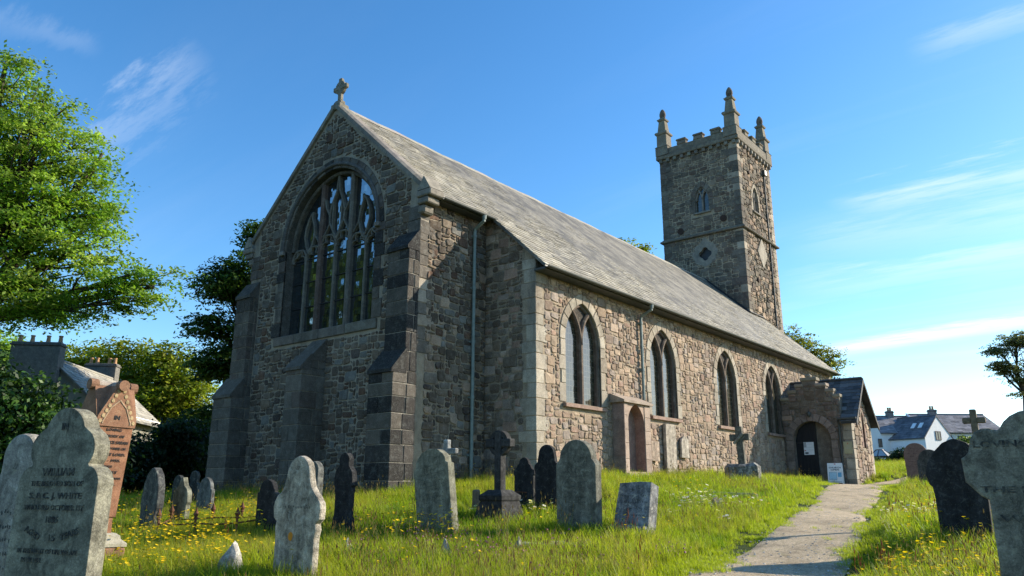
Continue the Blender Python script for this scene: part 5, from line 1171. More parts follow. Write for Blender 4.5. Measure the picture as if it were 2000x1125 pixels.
def left_house():
    t = thing('house', 'old house with grey slate roof and two tall chimney stacks behind the pillar', 'house')
    A = Vector(at(100, 702, 42.8)); B = Vector(at(226, 745, 52)); U = (B-A); U.z = 0; L = U.length; U.normalize(); V = Vector((-U.y, U.x, 0)); V = -V if V.x > 0 else V    # V points away from the sunny slope
    D = 5.6; zr, ze = 8.5, 6.0; O = Vector((A.x, A.y, 0))-V*(D/2)
    w = MB(); box_prism(w, O, U, V, .5, zr, ze, L, D, (1, 1, 1, 1)); w.build('wall', M['cream_render'], t)
    r_ = MB(); ridge_roof(r_, O, U, V, zr, ze, L, D, .7, [(.34, .32, .27), (.3, .28, .24), (.38, .35, .3)], 40, .4, .28); r_.build('roof', M['slate_old'], t)
    f = MB(); f.tube([O-V*.4-U*.2+Vector((0, 0, ze-.28)), O-V*.4+U*(L+.2)+Vector((0, 0, ze-.28))], .08, 6); f.build('gutter', M['white_paint'], t)
    g = [A+V*.0, B]
    q1 = at(72, 702, 42.6); q2 = at(197, 745, 51.6); stack(t, (q1[0], q1[1]), 2.6, .75, 6.5, 9.45, M['dressed'], (-.85, -.35, .3, .8), V); stack(t, (q2[0], q2[1]), 2.0, .75, 6.5, 9.7, M['dressed'], (-.75, -.4, .4, .8), V)
left_house()
def white_houses():
    U = Vector((.777, .63, 0)).normalized(); Vb = Vector((-.63, .777, 0)).normalized(); d = 85
    pal = [(.2, .19, .2), (.25, .235, .24), (.17, .165, .175)]; z0 = 3.2
    t = thing('house', 'long white rendered house with grey slate roof and gabled front wing', 'house')
    P = lambda px, dd=0: Vector((at(px, 951, d)[0], at(px, 951, d)[1], 0))+Vb*dd
    w = MB(); r_ = MB()
    O = P(1655); L = (P(1817)-O).length; box_prism(w, O, U, Vb, z0, 9.75, 7.75, L, 6.6, (1, 1, 1, 1)); 
    ridge_roof(r_, O, U, Vb, 9.75, 7.72, L, 6.6, .25, pal, 50)
    w.build('wall', M['white_render'], t); rf = r_.build('roof', M['slate_far'], t)
    # front wing, turned, gable to the right
    a = rad(-60); Uw = Vector((U.x*math.cos(a)-U.y*math.sin(a), U.x*math.sin(a)+U.y*math.cos(a), 0)); Vw = Vector((-Uw.y, Uw.x, 0))
    c = P(1786)-Vb*3.6; D = 5.2; L = 4.6; O = c-Uw*L
    w = MB(); box_prism(w, O, Uw, Vw, z0, 9.35, 7.0, L, D, (1, 1, 1, 1)); ww = w.build('wing', M['white_render'], t)
    r_ = MB(); ridge_roof(r_, O, Uw, Vw, 9.35, 7.0, L, D, .2, [(.1, .1, .115), (.12, .12, .135)], 54, gov=.05); wr = r_.build('roof', M['slate_far'], ww)
    sl_ = (9.35-7.0)/(D/2); 
    for k in (.45, 1.3):
        b = MB(); S = (-Vw-Vector((0, 0, sl_))).normalized(); Nn = Uw.cross(S).normalized(); Nn = Nn if Nn.z > 0 else -Nn; Rr = O+Uw*(L*.42+k)+Vw*(D/2)+Vector((0, 0, 9.47))+S*1.2
        b.add([Rr+Nn*.08, Rr+Uw*.42+Nn*.08, Rr+Uw*.42+S*.85+Nn*.08, Rr+S*.85+Nn*.08, Rr, Rr+Uw*.42, Rr+Uw*.42+S*.85, Rr+S*.85], [(0, 1, 2, 3), (4, 5, 6, 7), (0, 1, 5, 4), (1, 2, 6, 5), (2, 3, 7, 6), (3, 0, 4, 7)], (1, 1, 1, 1)); b.build('skylight', M['white_paint'], ww)
    def window(F, u, z, ww_, hh, par):
        fr = MB(); lo = (u-ww_/2, z, 0)
        for (a0, a1, b0, b1) in ((u-ww_/2, u+ww_/2, z, z+.09), (u-ww_/2, u+ww_/2, z+hh-.09, z+hh), (u-ww_/2, u-ww_/2+.09, z+.09, z+hh-.09), (u+ww_/2-.09, u+ww_/2, z+.09, z+hh-.09), (u-.04, u+.04, z+.09, z+hh-.09)):
            fr.add([F(a0, b0, .0), F(a1, b0, .0), F(a1, b1, .0), F(a0, b1, .0), F(a0, b0, .06), F(a1, b0, .06), F(a1, b1, .06), F(a0, b1, .06)], [(0, 1, 2, 3), (4, 5, 6, 7), (0, 1, 5, 4), (1, 2, 6, 5), (2, 3, 7, 6), (3, 0, 4, 7)], (1, 1, 1, 1))
        f = fr.build('window', M['paint_frame'], par); g = MB(); g.add([F(u-ww_/2+.05, z+.05, .03), F(u+ww_/2-.05, z+.05, .03), F(u+ww_/2-.05, z+hh-.05, .03), F(u-ww_/2+.05, z+hh-.05, .03)], [(0, 1, 2, 3)], (1, 1, 1, 1)); g.build('pane', M['glass_plain'], f)
    window(frame(O+Uw*L, Vw, Uw), 2.5, 6.75, 1.0, 1.0, ww); window(frame(O, Uw, -Vw), 1.0, 3.9, .4, 1.3, ww)
    # left gable wing, mostly behind the porch
    O2 = P(1672)-Vb*1.6; w = MB(); box_prism(w, O2, Vb, U, z0, 10.2, 6.3, 6, 3.2, (1, 1, 1, 1)); lw = w.build('wing', M['white_render'], t)
    window(frame(O2, U, -Vb), 2.55, 6.0, .42, .95, lw)
    stack(t, P(1783, 3.3), .75, .6, 9, 10.5, M['dressed'], (-.3, .4), U, (.2, .19, .19, 1))
    # right-hand house
    t2 = thing('house', 'white rendered house with slate roof and chimney right of the gabled house', 'house')
    O = P(1817, -.7); L = (P(1972, -.7)-O).length; w = MB(); box_prism(w, O, U, Vb, z0, 9.95, 7.75, L, 7.4, (1, 1, 1, 1)); wl = w.build('wall', M['white_render'], t2)
    r_ = MB(); ridge_roof(r_, O, U, Vb, 9.95, 7.75, L, 7.4, .3, pal, 60, gov=.1); r_.build('roof', M['slate_far'], t2)
    vg = MB(); zz = Vector((0, 0, 1)); vg.tube([O+Vb*3.7+zz*10.15-U*.12, O-Vb*.35+zz*7.66-U*.12], .1, 6); vg.build('verge', M['white_paint'], t2)
    window(frame(O, U, -Vb), 3.95, 6.35, .85, 1.0, wl); stack(t2, P(1869, 3.0), .85, .6, 9, 10.65, M['dressed'], (-.4, .3), U, (.2, .19, .19, 1))
    # glazed summerhouse at the foot of the gable
    q = at(1727, 951, 78); t3 = thing('glasshouse', 'small glazed garden room with plum frame and hipped glass roof', 'glasshouse', (q[0], q[1], 3.2)); b = MB(); gl = MB(); n = 8; R0 = 1.25
    ps = [(R0*math.cos(2*math.pi*k/n), R0*math.sin(2*math.pi*k/n)) for k in range(n)]
    for k in range(n):
        a, c2 = ps[k], ps[(k+1) % n]
        b.tube([(*a, 0), (*a, 1.55)], .05, 5); b.tube([(*a, 1.55), (*c2, 1.55)], .06, 5); b.tube([(*a, .7), (*c2, .7)], .04, 5); b.tube([(*a, 1.55), (a[0]*.3, a[1]*.3, 2.25)], .05, 5); b.tube([(a[0]*.3, a[1]*.3, 2.25), (c2[0]*.3, c2[1]*.3, 2.25)], .06, 5)
        gl.add([(*a, 1.55), (*c2, 1.55), (c2[0]*.3, c2[1]*.3, 2.25), (a[0]*.3, a[1]*.3, 2.25)], [(0, 1, 2, 3)], (1, 1, 1, 1)); gl.add([(*a, 0), (*c2, 0), (*c2, .7), (*a, .7)], [(0, 1, 2, 3)], (1, 1, 1, 1))
    b.build('frame', M['paint_frame'], t3); gl.build('glass_panel', M['print_grey'], t3)
white_houses()

# ------------------------------------------------------------------ trees and bushes
def leaves_mesh(name, C, Nr, size, cols, m, parent=None, rng=None, asp=.5):
    n = len(C); a = rng.normal(size=(n, 3)); t = np.cross(Nr, a); t /= np.linalg.norm(t, axis=1)[:, None]+1e-9; b = np.cross(Nr, t)
    s = size[:, None]; v = np.empty((n, 4, 3)); v[:, 0] = C-t*s*.5; v[:, 1] = C+b*s*.5*asp; v[:, 2] = C+t*s*.5; v[:, 3] = C-b*s*.5*asp
    me = bpy.data.meshes.new(name); me.vertices.add(4*n); me.vertices.foreach_set('co', v.astype(np.float32).ravel())
    me.loops.add(4*n); me.polygons.add(n); me.loops.foreach_set('vertex_index', np.arange(4*n, dtype=np.int32)); me.polygons.foreach_set('loop_start', np.arange(0, 4*n, 4, dtype=np.int32))
    ca = me.color_attributes.new('Col', 'FLOAT_COLOR', 'POINT'); cc = np.repeat(np.c_[cols, np.ones(n)], 4, axis=0).astype(np.float32); ca.data.foreach_set('color', cc.ravel())
    me.update(calc_edges=True); me.materials.append(m); o = bpy.data.objects.new(name, me); COL.objects.link(o)
    if parent is not None: o.parent = parent
    return o
def tree(name, label, cat, base, fork, lobes, nspray, nleaf, leaf, sr, cols, seed, tr=.3, flat=.35, group=None, mat='leaf', up=1.0, twigs=60, shell=.45, cw=None, trunk=True):
    """lobes: (x,y,z,rx,ry,rz) world; sprays of leaves through the lobes, limbs to each lobe"""
    rng = np.random.default_rng(seed); t = thing(name, label, cat, base, group=group); B = np.array(base, float)
    L = np.array(lobes, float); w = L[:, 3]*L[:, 4]+L[:, 4]*L[:, 5]+L[:, 3]*L[:, 5]; idx = rng.choice(len(L), nspray, p=w/w.sum())
    d = rng.normal(size=(nspray, 3)); d /= np.linalg.norm(d, axis=1)[:, None]; rr = rng.random(nspray)**shell; SC = L[idx, :3]+d*rr[:, None]*L[idx, 3:]*rng.uniform(.85, 1.12, (nspray, 1))
    SR = sr*rng.uniform(.5, 1.4, nspray); cols = np.array(cols); sc_ = cols[rng.integers(0, len(cols), nspray)]*rng.uniform(.55, 1.4, (nspray, 1))
    k = np.repeat(np.arange(nspray), nleaf); n = len(k); o = np.clip(rng.normal(size=(n, 3)), -1.7, 1.7)*np.array([1, 1, flat])*.6*SR[k][:, None]
    o += (d[k]*np.array([1, 1, .2]))*(np.minimum(np.abs(rng.normal(size=(n, 1))), 1.5)*.5*SR[k][:, None]); o[:, 2] -= .12*(o[:, 0]**2+o[:, 1]**2)/np.maximum(SR[k], .1)
    C = SC[k]+o-B; Nr = rng.normal(size=(n, 3))*.55+np.array([0, 0, up])+d[k]*.3; Nr /= np.linalg.norm(Nr, axis=1)[:, None]
    leaves_mesh('crown', C, Nr, leaf*rng.uniform(.6, 1.35, n), sc_[k]*rng.uniform(.75, 1.3, (n, 1)), M[mat], t, rng)
    if trunk:
        mb = MB(); F0 = np.array(fork, float)-B; rd = random.Random(seed)
        def limb(a, b, r0, r1, sag=.12, n_=6):
            a, b = np.array(a), np.array(b); m_ = (a+b)/2+np.array([rd.uniform(-1, 1), rd.uniform(-1, 1), rd.uniform(-.3, .8)])*np.linalg.norm(b-a)*sag; P = []
            for i in range(n_+1): f = i/n_; P.append((1-f)**2*a+2*f*(1-f)*m_+f*f*b)
            mb.tube([tuple(p) for p in P], [r0+(r1-r0)*i/n_ for i in range(n_+1)], 6, (1, 1, 1, 1)); return P
        mb.tube([(0, 0, -.3), tuple(F0*.08+np.array([0, 0, 0])), tuple(F0*.5+rng.normal(size=3)*.1), tuple(F0)], [tr*1.5, tr*1.1, tr*.85, tr*.7], 9, (1, 1, 1, 1))
        pts = []
        for l in L: pts.append(limb(F0, l[:3]-B, tr*.5, tr*.14))
        for j in rng.choice(nspray, min(twigs, nspray), replace=False):
            P = pts[idx[j]]; a = P[rd.randint(3, 6)]; limb(a, SC[j]-B, tr*.13, tr*.03, .15, 4)
        mb.build('trunk', M['bark'], t, True)
    return t
def lobe(px, py, d, r, rz=None, ry=None): q = at(px, py, d); return (q[0], q[1], q[2], r, ry or r, rz or r*.75)
ASHC = [(.18, .29, .034), (.215, .325, .038), (.13, .235, .028), (.27, .36, .06)]
b = at(-110, 951, 30); fk = at(-95, 640, 30)
tree('ash_tree', 'large bright green ash tree with drooping boughs at the left', 'tree', (b[0], b[1], G(b[0], b[1])), fk,
     [lobe(-60, 330, 30, 3.4), lobe(60, 260, 29.5, 2.6), lobe(-30, 180, 30, 2.2), lobe(20, 420, 28.5, 2.9), lobe(130, 400, 29.5, 2.0), lobe(165, 480, 29, 1.7, 1.1), lobe(245, 545, 29, 1.6, .9), lobe(300, 560, 29.5, 1.1, .9), lobe(60, 555, 28.5, 2.4, 1.4), lobe(170, 340, 30, 1.2, .8), lobe(-80, 520, 29, 3), lobe(10, 130, 30, .9, .6), lobe(230, 590, 29, 1.3, .8), lobe(190, 420, 30.5, 1.2, .8), lobe(30, 610, 29, 1.5, .7), lobe(110, 605, 28.5, 1.3, .6), lobe(200, 300, 30.5, .7, .5), lobe(85, 215, 30, .8, .5)],
     640, 112, .165, .62, ASHC, 3, .42, .34, twigs=420, shell=.5)
b = at(505, 951, 47)
DK = [(.04, .08, .016), (.055, .1, .018), (.03, .06, .014), (.09, .135, .02)]
dark_tree = tree('beech_tree', 'dark layered beech tree rising behind the north side of the church', 'tree', (b[0], b[1], G(b[0], b[1])), at(490, 760, 47),
     [lobe(440, 560, 47, 1.7, 1.1), lobe(420, 640, 46.5, 1.5, 1.0), lobe(460, 700, 47, 2.0, 1.2), lobe(440, 530, 47, 1.0, .8), lobe(500, 540, 47, 2.0), lobe(515, 470, 47.5, 1.0, 1.2), lobe(560, 620, 48, 3), lobe(415, 720, 46.5, 1.4, .8), lobe(430, 820, 46.5, 1.6, 1.1), lobe(505, 445, 47, .6, .6)],
     1300, 34, .26, .75, DK, 5, .38, .16, twigs=120, shell=.5)
YG = [(.24, .27, .02), (.19, .235, .02), (.3, .31, .028), (.12, .165, .016)]
bgs = [(150, 745, 64, 700, [lobe(150, 710, 64, 2.6), lobe(100, 760, 64, 3), lobe(200, 760, 64, 2.8), lobe(150, 850, 63, 3.4)]),
       (255, 800, 62, 665, [lobe(250, 700, 62, 2.2), lobe(200, 720, 63, 2.0), lobe(290, 740, 61, 2.4), lobe(250, 800, 60, 3.2), lobe(310, 830, 60, 2.6)]),
       (350, 800, 60, 665, [lobe(340, 710, 60, 2.0, 1.6), lobe(370, 760, 59, 2.0), lobe(320, 790, 59, 2.4), lobe(385, 830, 58, 2.0), lobe(350, 870, 58, 2.4)]),
       (20, 760, 60, 700, [lobe(20, 720, 60, 3), lobe(-40, 770, 60, 3.5), lobe(60, 790, 60, 3), lobe(0, 680, 60, 2)])]
bglab = ['yellow-green tree behind the near chimney stack of the old house', 'rounded yellow-green tree over the far chimney stack', 'yellow-green tree between the old house and the dark beech', 'green tree behind the laurel at the far left']
first_bg = None
for i, (px, py, d, tp, lb) in enumerate(bgs):
    b = at(px, 951, d); t = tree('broadleaf_tree', bglab[i], 'tree', (b[0], b[1], G(b[0], b[1])), at(px, 880, d), lb, 620, 30, .34, .95, YG if i < 3 else ASHC, 20+i, .35, .35, 'trees behind the old house', twigs=90, shell=.5)
    first_bg = first_bg or t
b = at(1212, 951, 55); tree('oak_tree', 'tree whose green top shows over the middle of the church roof', 'tree', (b[0], b[1], G(b[0], b[1])), at(1205, 620, 55), [lobe(1205, 505, 55, 1.9, 1.4), lobe(1180, 475, 55, 1.0, .5), lobe(1235, 490, 55, .9, .45), lobe(1150, 540, 55, 2.2), lobe(1258, 485, 55, .35, .2)], 420, 30, .24, .5, YG, 30, .35, .3, twigs=60)
b = at(1560, 951, 64); tree('larch_tree', 'wispy olive-green tree just right of the tower', 'tree', (b[0], b[1], G(b[0], b[1])), at(1555, 800, 64), [lobe(1545, 665, 64, 1.6, 1.2), lobe(1580, 690, 64, 1.9, 1.1), lobe(1615, 710, 64, 1.2, .7), lobe(1560, 740, 64, 2.6, 1.6), lobe(1630, 690, 64, .5, .3), lobe(1600, 745, 64, 1.8, 1.0), lobe(1645, 705, 64, .4, .25)], 560, 30, .22, .6, [(.19, .2, .03), (.14, .16, .028), (.24, .23, .045), (.1, .12, .025)], 31, .3, .25, twigs=140, shell=.6)
b = at(2012, 951, 75); tree('pine_tree', 'sparse flat-topped dark tree at the far right above the houses', 'tree', (b[0], b[1], G(b[0], b[1])), at(2002, 770, 75), [lobe(1985, 665, 75, 1.6, .8), lobe(1950, 685, 75, 1.1, .7), lobe(2020, 660, 75, 1.8, 1.0), lobe(1965, 720, 75, 1.5, .7), lobe(1995, 740, 75, 1.2, .5), lobe(2040, 710, 75, 2), lobe(1990, 770, 75, .6, .25), lobe(1945, 712, 75, .8, .35)], 520, 30, .24, .6, [(.14, .145, .06), (.18, .17, .075), (.1, .115, .055)], 32, .3, .2, twigs=160, shell=.7)
# laurel and the dark hedge of bushes under the trees
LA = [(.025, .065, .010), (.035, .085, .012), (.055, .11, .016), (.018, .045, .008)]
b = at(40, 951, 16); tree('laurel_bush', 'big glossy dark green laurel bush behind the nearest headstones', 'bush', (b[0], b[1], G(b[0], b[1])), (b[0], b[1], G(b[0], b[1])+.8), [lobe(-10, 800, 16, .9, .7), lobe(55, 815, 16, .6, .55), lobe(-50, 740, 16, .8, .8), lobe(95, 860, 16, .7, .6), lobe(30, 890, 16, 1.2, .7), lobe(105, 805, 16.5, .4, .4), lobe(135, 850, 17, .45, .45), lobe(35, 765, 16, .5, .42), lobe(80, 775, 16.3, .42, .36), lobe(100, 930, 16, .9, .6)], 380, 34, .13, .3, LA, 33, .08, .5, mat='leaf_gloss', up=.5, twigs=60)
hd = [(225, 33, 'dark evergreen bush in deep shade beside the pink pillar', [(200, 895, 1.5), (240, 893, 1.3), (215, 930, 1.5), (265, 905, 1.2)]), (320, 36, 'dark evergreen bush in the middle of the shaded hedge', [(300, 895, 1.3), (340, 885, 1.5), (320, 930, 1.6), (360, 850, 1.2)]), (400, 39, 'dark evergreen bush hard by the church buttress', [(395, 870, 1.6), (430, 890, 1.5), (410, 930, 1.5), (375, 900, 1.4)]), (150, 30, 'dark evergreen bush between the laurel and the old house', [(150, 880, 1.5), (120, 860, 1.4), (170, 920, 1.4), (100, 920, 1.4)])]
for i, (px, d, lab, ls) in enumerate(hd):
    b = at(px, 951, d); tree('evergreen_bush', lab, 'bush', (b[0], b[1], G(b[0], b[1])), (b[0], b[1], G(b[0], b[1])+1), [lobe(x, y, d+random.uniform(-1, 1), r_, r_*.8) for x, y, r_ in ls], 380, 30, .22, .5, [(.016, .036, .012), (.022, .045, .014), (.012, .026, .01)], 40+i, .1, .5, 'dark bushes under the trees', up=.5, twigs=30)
hb = [(1728, 76, 'dark clipped bush in front of the glazed garden room', [(1720, 905, .8), (1740, 902, .7), (1705, 903, .8)]), (1757, 76, 'leafy dark green bush beside the white gable wall', [(1755, 893, .8), (1765, 885, .6), (1748, 899, .6)]), (1880, 74, 'pale green feathery bush before the right-hand house', [(1885, 865, .8), (1880, 880, 1.0), (1895, 875, .7)])]
for i, (px, d, lab, ls) in enumerate(hb):
    b = at(px, 951, d); tree('garden_bush', lab, 'bush', (b[0], b[1], G(b[0], b[1])), (b[0], b[1], G(b[0], b[1])+.6), [lobe(x, y, d, r_, r_*.8) for x, y, r_ in ls], 130, 24, .2, .3, ([(.02, .04, .015), (.03, .05, .02)] if i < 2 else [(.12, .17, .04), (.15, .2, .06)]), 50+i, .06, .6, 'garden bushes', up=.4, twigs=20)
# trees on the east side: outside the view, mirrored in the east window
for k, (x, y, s) in enumerate(((-27, -19, 1.45), (-19, -24, 1.35), (-34, -27, 1.7), (-12, -27, 1.2))):
    r_ = dark_tree.copy(); COL.objects.link(r_); r_.location = (x, y, G(x, y)); r_.scale = (s*1.1, s*1.1, s*.92); r_.rotation_euler = (0, 0, k*1.3)
    r_['label'] = 'churchyard tree mirrored in the dark glass of the east window'; r_['group'] = 'trees mirrored in the east window'
    for ch in dark_tree.children: c_ = ch.copy(); COL.objects.link(c_); c_.parent = r_

# ------------------------------------------------------------------ grass and flowers
def blade_mesh(name, nb, spread, h, w, cols, seed, bend=.5, heads=None, asp=0):
    rng = np.random.default_rng(seed); V = []; Fs_ = []; Cc = []
    for i in range(nb):
        a = rng.uniform(0, 2*math.pi); r_ = spread*math.sqrt(rng.random()); x, y = r_*math.cos(a), r_*math.sin(a); L = h*rng.uniform(.45, 1.15); th = rng.uniform(0, 2*math.pi); be = bend*rng.uniform(.1, 1.0)*L
        dx, dy = math.cos(th), math.sin(th); px, py = -dy*w*.5, dx*w*.5; c = np.array(cols[rng.integers(len(cols))])*rng.uniform(.7, 1.3); o = len(V)
        for f, ww in ((0, 1.0), (.4, .85), (.75, .55)):
            bx = be*f*f; V.append((x+dx*bx+px*ww, y+dy*bx+py*ww, L*f)); V.append((x+dx*bx-px*ww, y+dy*bx-py*ww, L*f)); Cc += [(*(c*(1.0)), 1)]*2
        V.append((x+dx*be, y+dy*be, L*.97)); Cc.append((*np.minimum(c*np.array([1.25, 1.15, 1.0]), 1), 1)); Fs_ += [(o, o+1, o+3, o+2), (o+2, o+3, o+5, o+4), (o+4, o+5, o+6)]
        if heads:
            hc, hl, hw, kind = heads; o = len(V); tx, ty, tz = x+dx*be, y+dy*be, L*.97; cc = np.array(hc)*rng.uniform(.75, 1.25)
            if kind == 'spike':
                for q in range(3):
                    an = q*1.05; ex, ey = math.cos(an)*hw, math.sin(an)*hw; o = len(V); V += [(tx, ty, tz-hl*.3), (tx+ex, ty+ey, tz+hl*.2), (tx, ty, tz+hl), (tx-ex, ty-ey, tz+hl*.2)]; Fs_.append((o, o+1, o+2, o+3)); Cc += [(*cc, 1)]*4
            elif kind in ('cup', 'disc', 'ball'):
                n = 6 if kind != 'ball' else 5; tl = rng.uniform(0, .5), rng.uniform(0, 2*math.pi)
                up = (.35 if kind == 'cup' else .05)*hw; V.append((tx, ty, tz)); mid = (.75, .5, .03) if kind == 'disc' else cc; Cc.append((*mid, 1))
                for q in range(n):
                    an = 2*math.pi*q/n; ex, ey = math.cos(an)*hw, math.sin(an)*hw; V.append((tx+ex, ty+ey, tz+up+tl[0]*math.cos(an-tl[1])*hw)); Cc.append((*cc, 1))
                Fs_ += [(o, o+1+q, o+1+(q+1) % n) for q in range(n)]
                if kind == 'ball':
                    o2 = len(V); V.append((tx, ty, tz+hw*1.3)); Cc.append((*cc, 1)); V.append((tx, ty, tz-hw*.6)); Cc.append((*cc*.7, 1)); Fs_ += [(o2, o+1+q, o+1+(q+1) % n) for q in range(n)]+[(o2+1, o+1+q, o+1+(q+1) % n) for q in range(n)]
    me = bpy.data.meshes.new(name); me.from_pydata(V, [], Fs_); ca = me.color_attributes.new('Col', 'FLOAT_COLOR', 'POINT'); ca.data.foreach_set('color', np.minimum(np.array(Cc, np.float32), 1).ravel())
    me.materials.append(M['blade'] if not heads else M['petal']); o = bpy.data.objects.new(name, me); return o
def scatter(name, sources, P, S, I, label=None):
    """one stuff object: points carrying scale, turn and choice of tuft, filled by geometry nodes"""
    col = bpy.data.collections.new(name+'_tufts')
    for s in sources: col.objects.link(s)
    me = bpy.data.meshes.new(name); me.vertices.add(len(P)); me.vertices.foreach_set('co', P.astype(np.float32).ravel()); rng = np.random.default_rng(len(P))
    for nm, typ, val in (('sca', 'FLOAT', S.astype(np.float32)), ('rot', 'FLOAT', rng.uniform(0, 6.283, len(P)).astype(np.float32)), ('idx', 'INT', I.astype(np.int32))):
        a = me.attributes.new(nm, typ, 'POINT'); a.data.foreach_set('value', val)
    o = bpy.data.objects.new(name, me); COL.objects.link(o); tag(o, kind='stuff')
    if label: o['label'] = label
    ng = bpy.data.node_groups.new(name+'_fill', 'GeometryNodeTree'); ng.interface.new_socket('Geometry', in_out='INPUT', socket_type='NodeSocketGeometry'); ng.interface.new_socket('Geometry', in_out='OUTPUT', socket_type='NodeSocketGeometry')
    gi, go = ng.nodes.new('NodeGroupInput'), ng.nodes.new('NodeGroupOutput'); ip = ng.nodes.new('GeometryNodeInstanceOnPoints'); ci = ng.nodes.new('GeometryNodeCollectionInfo')
    ci.inputs['Collection'].default_value = col; ci.inputs['Separate Children'].default_value = True; ci.inputs['Reset Children'].default_value = True; ip.inputs['Pick Instance'].default_value = True
    def na(n_, t_): q = ng.nodes.new('GeometryNodeInputNamedAttribute'); q.data_type = t_; q.inputs['Name'].default_value = n_; return q.outputs['Attribute']
    cx = ng.nodes.new('ShaderNodeCombineXYZ'); ng.links.new(na('rot', 'FLOAT'), cx.inputs[2]); e2r = ng.nodes.new('FunctionNodeEulerToRotation'); ng.links.new(cx.outputs[0], e2r.inputs[0])
    ng.links.new(gi.outputs[0], ip.inputs['Points']); ng.links.new(ci.outputs[0], ip.inputs['Instance']); ng.links.new(na('idx', 'INT'), ip.inputs['Instance Index']); ng.links.new(e2r.outputs[0], ip.inputs['Rotation']); ng.links.new(na('sca', 'FLOAT'), ip.inputs['Scale'])
    ng.links.new(ip.outputs[0], go.inputs[0]); md = o.modifiers.new('fill', 'NODES'); md.node_group = ng; return o
def path_dist(x, y):
    """signed distance inside the path (positive = inside)"""
    mid = (PA+PB)/2; hw = np.linalg.norm(PA-PB, axis=1)/2; d = np.full(x.shape, 1e9); w = np.zeros(x.shape)
    for i in range(0, len(mid), 3):
        q = np.hypot(x-mid[i, 0], y-mid[i, 1]); c = q < d; d = np.where(c, q, d); w = np.where(c, hw[i], w)
    return w-d
def field_points(n, seed, dmin=5.5, dmax=60, power=1.0, pxr=(-250, 2500)):
    """random ground points ahead of the camera, denser nearby"""
    rng = np.random.default_rng(seed); u = rng.random(n); d = dmin*(dmax/dmin)**(u**power); px = rng.uniform(*pxr, n); fh = np.array([_f[0], _f[1]])/math.hypot(_f[0], _f[1])
    x = CAM[0]+d*(fh[0]*.97+(px-1000)/FPX*_r[0]); y = CAM[1]+d*(fh[1]*.97+(px-1000)/FPX*_r[1])
    bld = ((np.abs(x) < 4) & (y > -.05) & (y < 3)) | ((np.abs(x) < HN+.02) & (y > LC) & (y < 32)) | ((x > 5) & (x < PX1) & (y > PY0-.3) & (y < PY1))
    bld |= (np.abs(x-.0) < .45) & (y > -.8) & (y < 0)
    k = ~bld; return x[k], y[k], d[k], rng
def sn(x, y, s, ph=0): return .5+.25*(np.sin(x*s+1.3*np.sin(y*s*.7+ph)+ph)+np.sin(y*s*1.1+1.7*np.sin(x*s*.6-ph)))
GR = [(.29, .34, .02), (.34, .375, .024), (.22, .285, .018), (.32, .36, .022)]
GY = [(.38, .35, .05), (.33, .34, .025), (.42, .35, .1), (.27, .3, .025)]
GD = [(.16, .245, .016), (.125, .2, .014), (.2, .29, .018)]
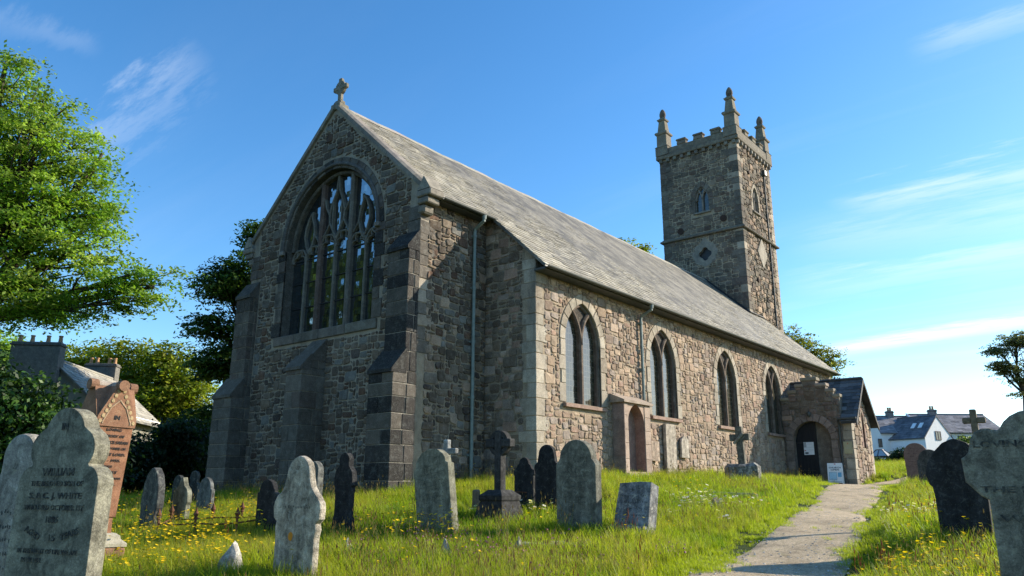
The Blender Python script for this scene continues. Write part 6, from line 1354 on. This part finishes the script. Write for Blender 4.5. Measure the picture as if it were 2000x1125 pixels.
def lawn():
    src = [blade_mesh('grass_tuft', 34, .1, .2, .0075, GR, 1, .8), blade_mesh('grass_tuft', 34, .11, .26, .008, GR, 2, .9), blade_mesh('grass_tuft', 26, .09, .34, .007, GR+[(.2, .2, .05)], 3, .7), blade_mesh('grass_tuft', 44, .13, .12, .009, GR, 4, .7), blade_mesh('grass_tuft', 30, .12, .27, .006, GY, 21, .9), blade_mesh('grass_tuft', 34, .12, .24, .01, GD, 22, .8), blade_mesh('grass_tuft', 14, .12, .09, .022, GD+GR, 23, 1.3)]
    x, y, d, rng = field_points(84000, 11, 5.0, 70, .9)
    pd = path_dist(x, y); nz = sn(x, y, 2.3, 1)+rng.uniform(-.15, .15, len(x)); keep = (pd < .08+.5*(nz-.5)) | ((pd < .22) & (rng.random(len(x)) < .12)) | (rng.random(len(x)) < .012)
    keep &= ~((x > 6.4) & (x < 9.8) & (y > 18.6) & (y < 21) & (rng.random(len(x)) < .8))
    x, y, d, pd = x[keep], y[keep], d[keep], pd[keep]; n = len(x); q = sn(x, y, .8, 3)*.6+sn(x, y, 2.9, 5)*.4+rng.uniform(-.28, .28, n); I = np.where(q > .68, 4, np.where(q < .24, np.where(rng.random(n) < .3, 6, 5), rng.choice([0, 1, 2], n, p=[.45, .35, .2]))); s = .8*rng.uniform(.7, 1.25, n)*(.7+.55*sn(x, y, 1.1, 2))*(1+np.clip((d-16)/40, 0, .9))
    edge = pd > -.3; I[edge] = 3; s[edge] *= .8; rb = (x-14.5 > 0) & (pd < -.3); s[rb] *= 1.2
    scatter('grass', src, np.c_[x, y, gz(x, y)-.01], s, I)
    sk = [blade_mesh('seed_grass', 7, .12, .48, .004, [(.22, .19, .07), (.17, .17, .05)], 5, .35, ((.25, .17, .08), .05, .007, 'spike')), blade_mesh('seed_grass', 5, .1, .42, .004, [(.2, .2, .06)], 6, .4, ((.3, .24, .12), .045, .006, 'spike'))]
    x, y, d, rng = field_points(7000, 12, 6, 45, .9); k = (path_dist(x, y) < -.3) & (sn(x, y, .9, 4)+rng.uniform(-.3, .3, len(x)) > .55); x, y = x[k], y[k]
    # taller growth at the feet of walls and stones
    xe = rng.uniform(-4, 5.8, 420); ye = np.where(xe < 4, -.9-rng.random(420)*.9, 2.2-rng.random(420)*.9); xs = 6.1+rng.random(260)*.5; ys = rng.uniform(3, 21, 260); k2 = ~((ys > 6.2) & (ys < 8.6))
    X = np.r_[x, xe, xs[k2]]; Y = np.r_[y, ye, ys[k2]]; scatter('seeding_grass', sk, np.c_[X, Y, gz(X, Y)-.01], rng.uniform(.6, 1.15, len(X)), rng.integers(0, 2, len(X)))
    # buttercups, left lawn and right bank
    bc = [blade_mesh('buttercup', 5, .14, .3, .004, [(.08, .14, .015)], 7, .3, ((.85, .58, .015), .02, .021, 'cup')), blade_mesh('buttercup', 3, .1, .36, .004, [(.08, .14, .015)], 8, .3, ((.85, .6, .02), .02, .023, 'cup'))]
    x, y, d, rng = field_points(5600, 13, 6, 24, 1); k = (path_dist(x, y) < -.35) & (((x < 9.9) & (y < -4.2)) | ((x > 14.8) & (rng.random(len(x)) < .9)) | (rng.random(len(x)) < .08)); k &= sn(x, y, 1.4, 6)+rng.uniform(-.3, .3, len(x)) > .5; x, y = x[k], y[k]
    scatter('buttercups', bc, np.c_[x, y, gz(x, y)], rng.uniform(.95, 1.35, len(x)), rng.integers(0, 2, len(x)))
    da = [blade_mesh('daisy', 6, .16, .34, .005, [(.07, .13, .02)], 9, .3, ((.8, .8, .78), .02, .032, 'disc'))]
    rng = np.random.default_rng(5); cl = [(11.0, 1.9, .55, 26), (9.5, -1.4, .45, 9), (8.9, -2.0, .3, 5), (14.7, 3.4, .35, 14), (11.6, -.2, .5, 3)]; X = np.concatenate([rng.normal(c[0], c[2], c[3]) for c in cl]); Y = np.concatenate([rng.normal(c[1], c[2], c[3]) for c in cl]); scatter('daisies', da, np.c_[X, Y, gz(X, Y)], rng.uniform(.8, 1.2, len(X)), np.zeros(len(X)))
    cv = [blade_mesh('clover', 7, .16, .17, .005, [(.06, .12, .02)], 10, .3, ((.36, .12, .2), .02, .017, 'ball'))]
    X = np.r_[rng.normal(12.3, .55, 60), rng.normal(11.9, .7, 50), rng.normal(10.3, 1.2, 40)]; Y = np.r_[rng.normal(-4.0, .7, 60), rng.normal(-4.6, .7, 50), rng.normal(-5.2, .9, 40)]; k = path_dist(X, Y) < -.2; X, Y = X[k], Y[k]; scatter('clover', cv, np.c_[X, Y, gz(X, Y)], rng.uniform(.7, 1.1, len(X)), np.zeros(len(X)))
    so = [blade_mesh('sorrel', 5, .1, .42, .004, [(.17, .08, .04)], 14, .25, ((.2, .065, .045), .09, .007, 'spike'))]
    x, y, d, rng = field_points(1600, 15, 7, 40, 1, (-50, 2060)); k = (path_dist(x, y) < -.2) & ((x > 13.2) | (rng.random(len(x)) < .1)) & (sn(x, y, 1.3, 9)+rng.uniform(-.25, .25, len(x)) > .62); x, y = np.r_[x[k], 11.75, 11.85, 11.7], np.r_[y[k], -2.95, -2.85, -3.0]
    scatter('sorrel', so, np.c_[x, y, gz(x, y)], rng.uniform(.6, 1.05, len(x)), np.zeros(len(x)))
    dk = [blade_mesh('dock_leaves', 9, .1, .22, .05, [(.06, .12, .02), (.08, .14, .025)], 16, 1.1)]
    rng = np.random.default_rng(8); X = np.r_[rng.normal(10.5, .25, 10), rng.normal(9.9, .3, 8)]; Y = np.r_[rng.normal(-6.9, .3, 10), rng.normal(-7.2, .3, 8)]; scatter('broad_leaved_weeds', dk, np.c_[X, Y, gz(X, Y)], rng.uniform(.7, 1.2, len(X)), np.zeros(len(X)))
    # loose gravel on the path
    st = []
    for q in range(3):
        b = bmesh.new(); bmesh.ops.create_icosphere(b, subdivisions=1, radius=.02); rd = random.Random(q)
        for v in b.verts: v.co = Vector((v.co.x*rd.uniform(.7, 1.3), v.co.y*rd.uniform(.7, 1.3), v.co.z*rd.uniform(.5, .9)))
        me = bpy.data.meshes.new('pebble'); b.to_mesh(me); b.free(); k = (.34, .46, .56)[q]; ca = me.color_attributes.new('Col', 'FLOAT_COLOR', 'POINT'); ca.data.foreach_set('color', np.tile(np.array([k, k*.95, k*.86, 1], np.float32), len(me.vertices))); me.materials.append(M['dressed']); st.append(bpy.data.objects.new('pebble', me))
    x, y, d, rng = field_points(6000, 17, 6, 30, 1, (1200, 1900)); k = path_dist(x, y) > .02; x, y = x[k], y[k]; scatter('gravel', st, np.c_[x, y, gz(x, y)+.03], rng.uniform(.2, 1.0, len(x))**1.5, rng.integers(0, 3, len(x)))
lawn()
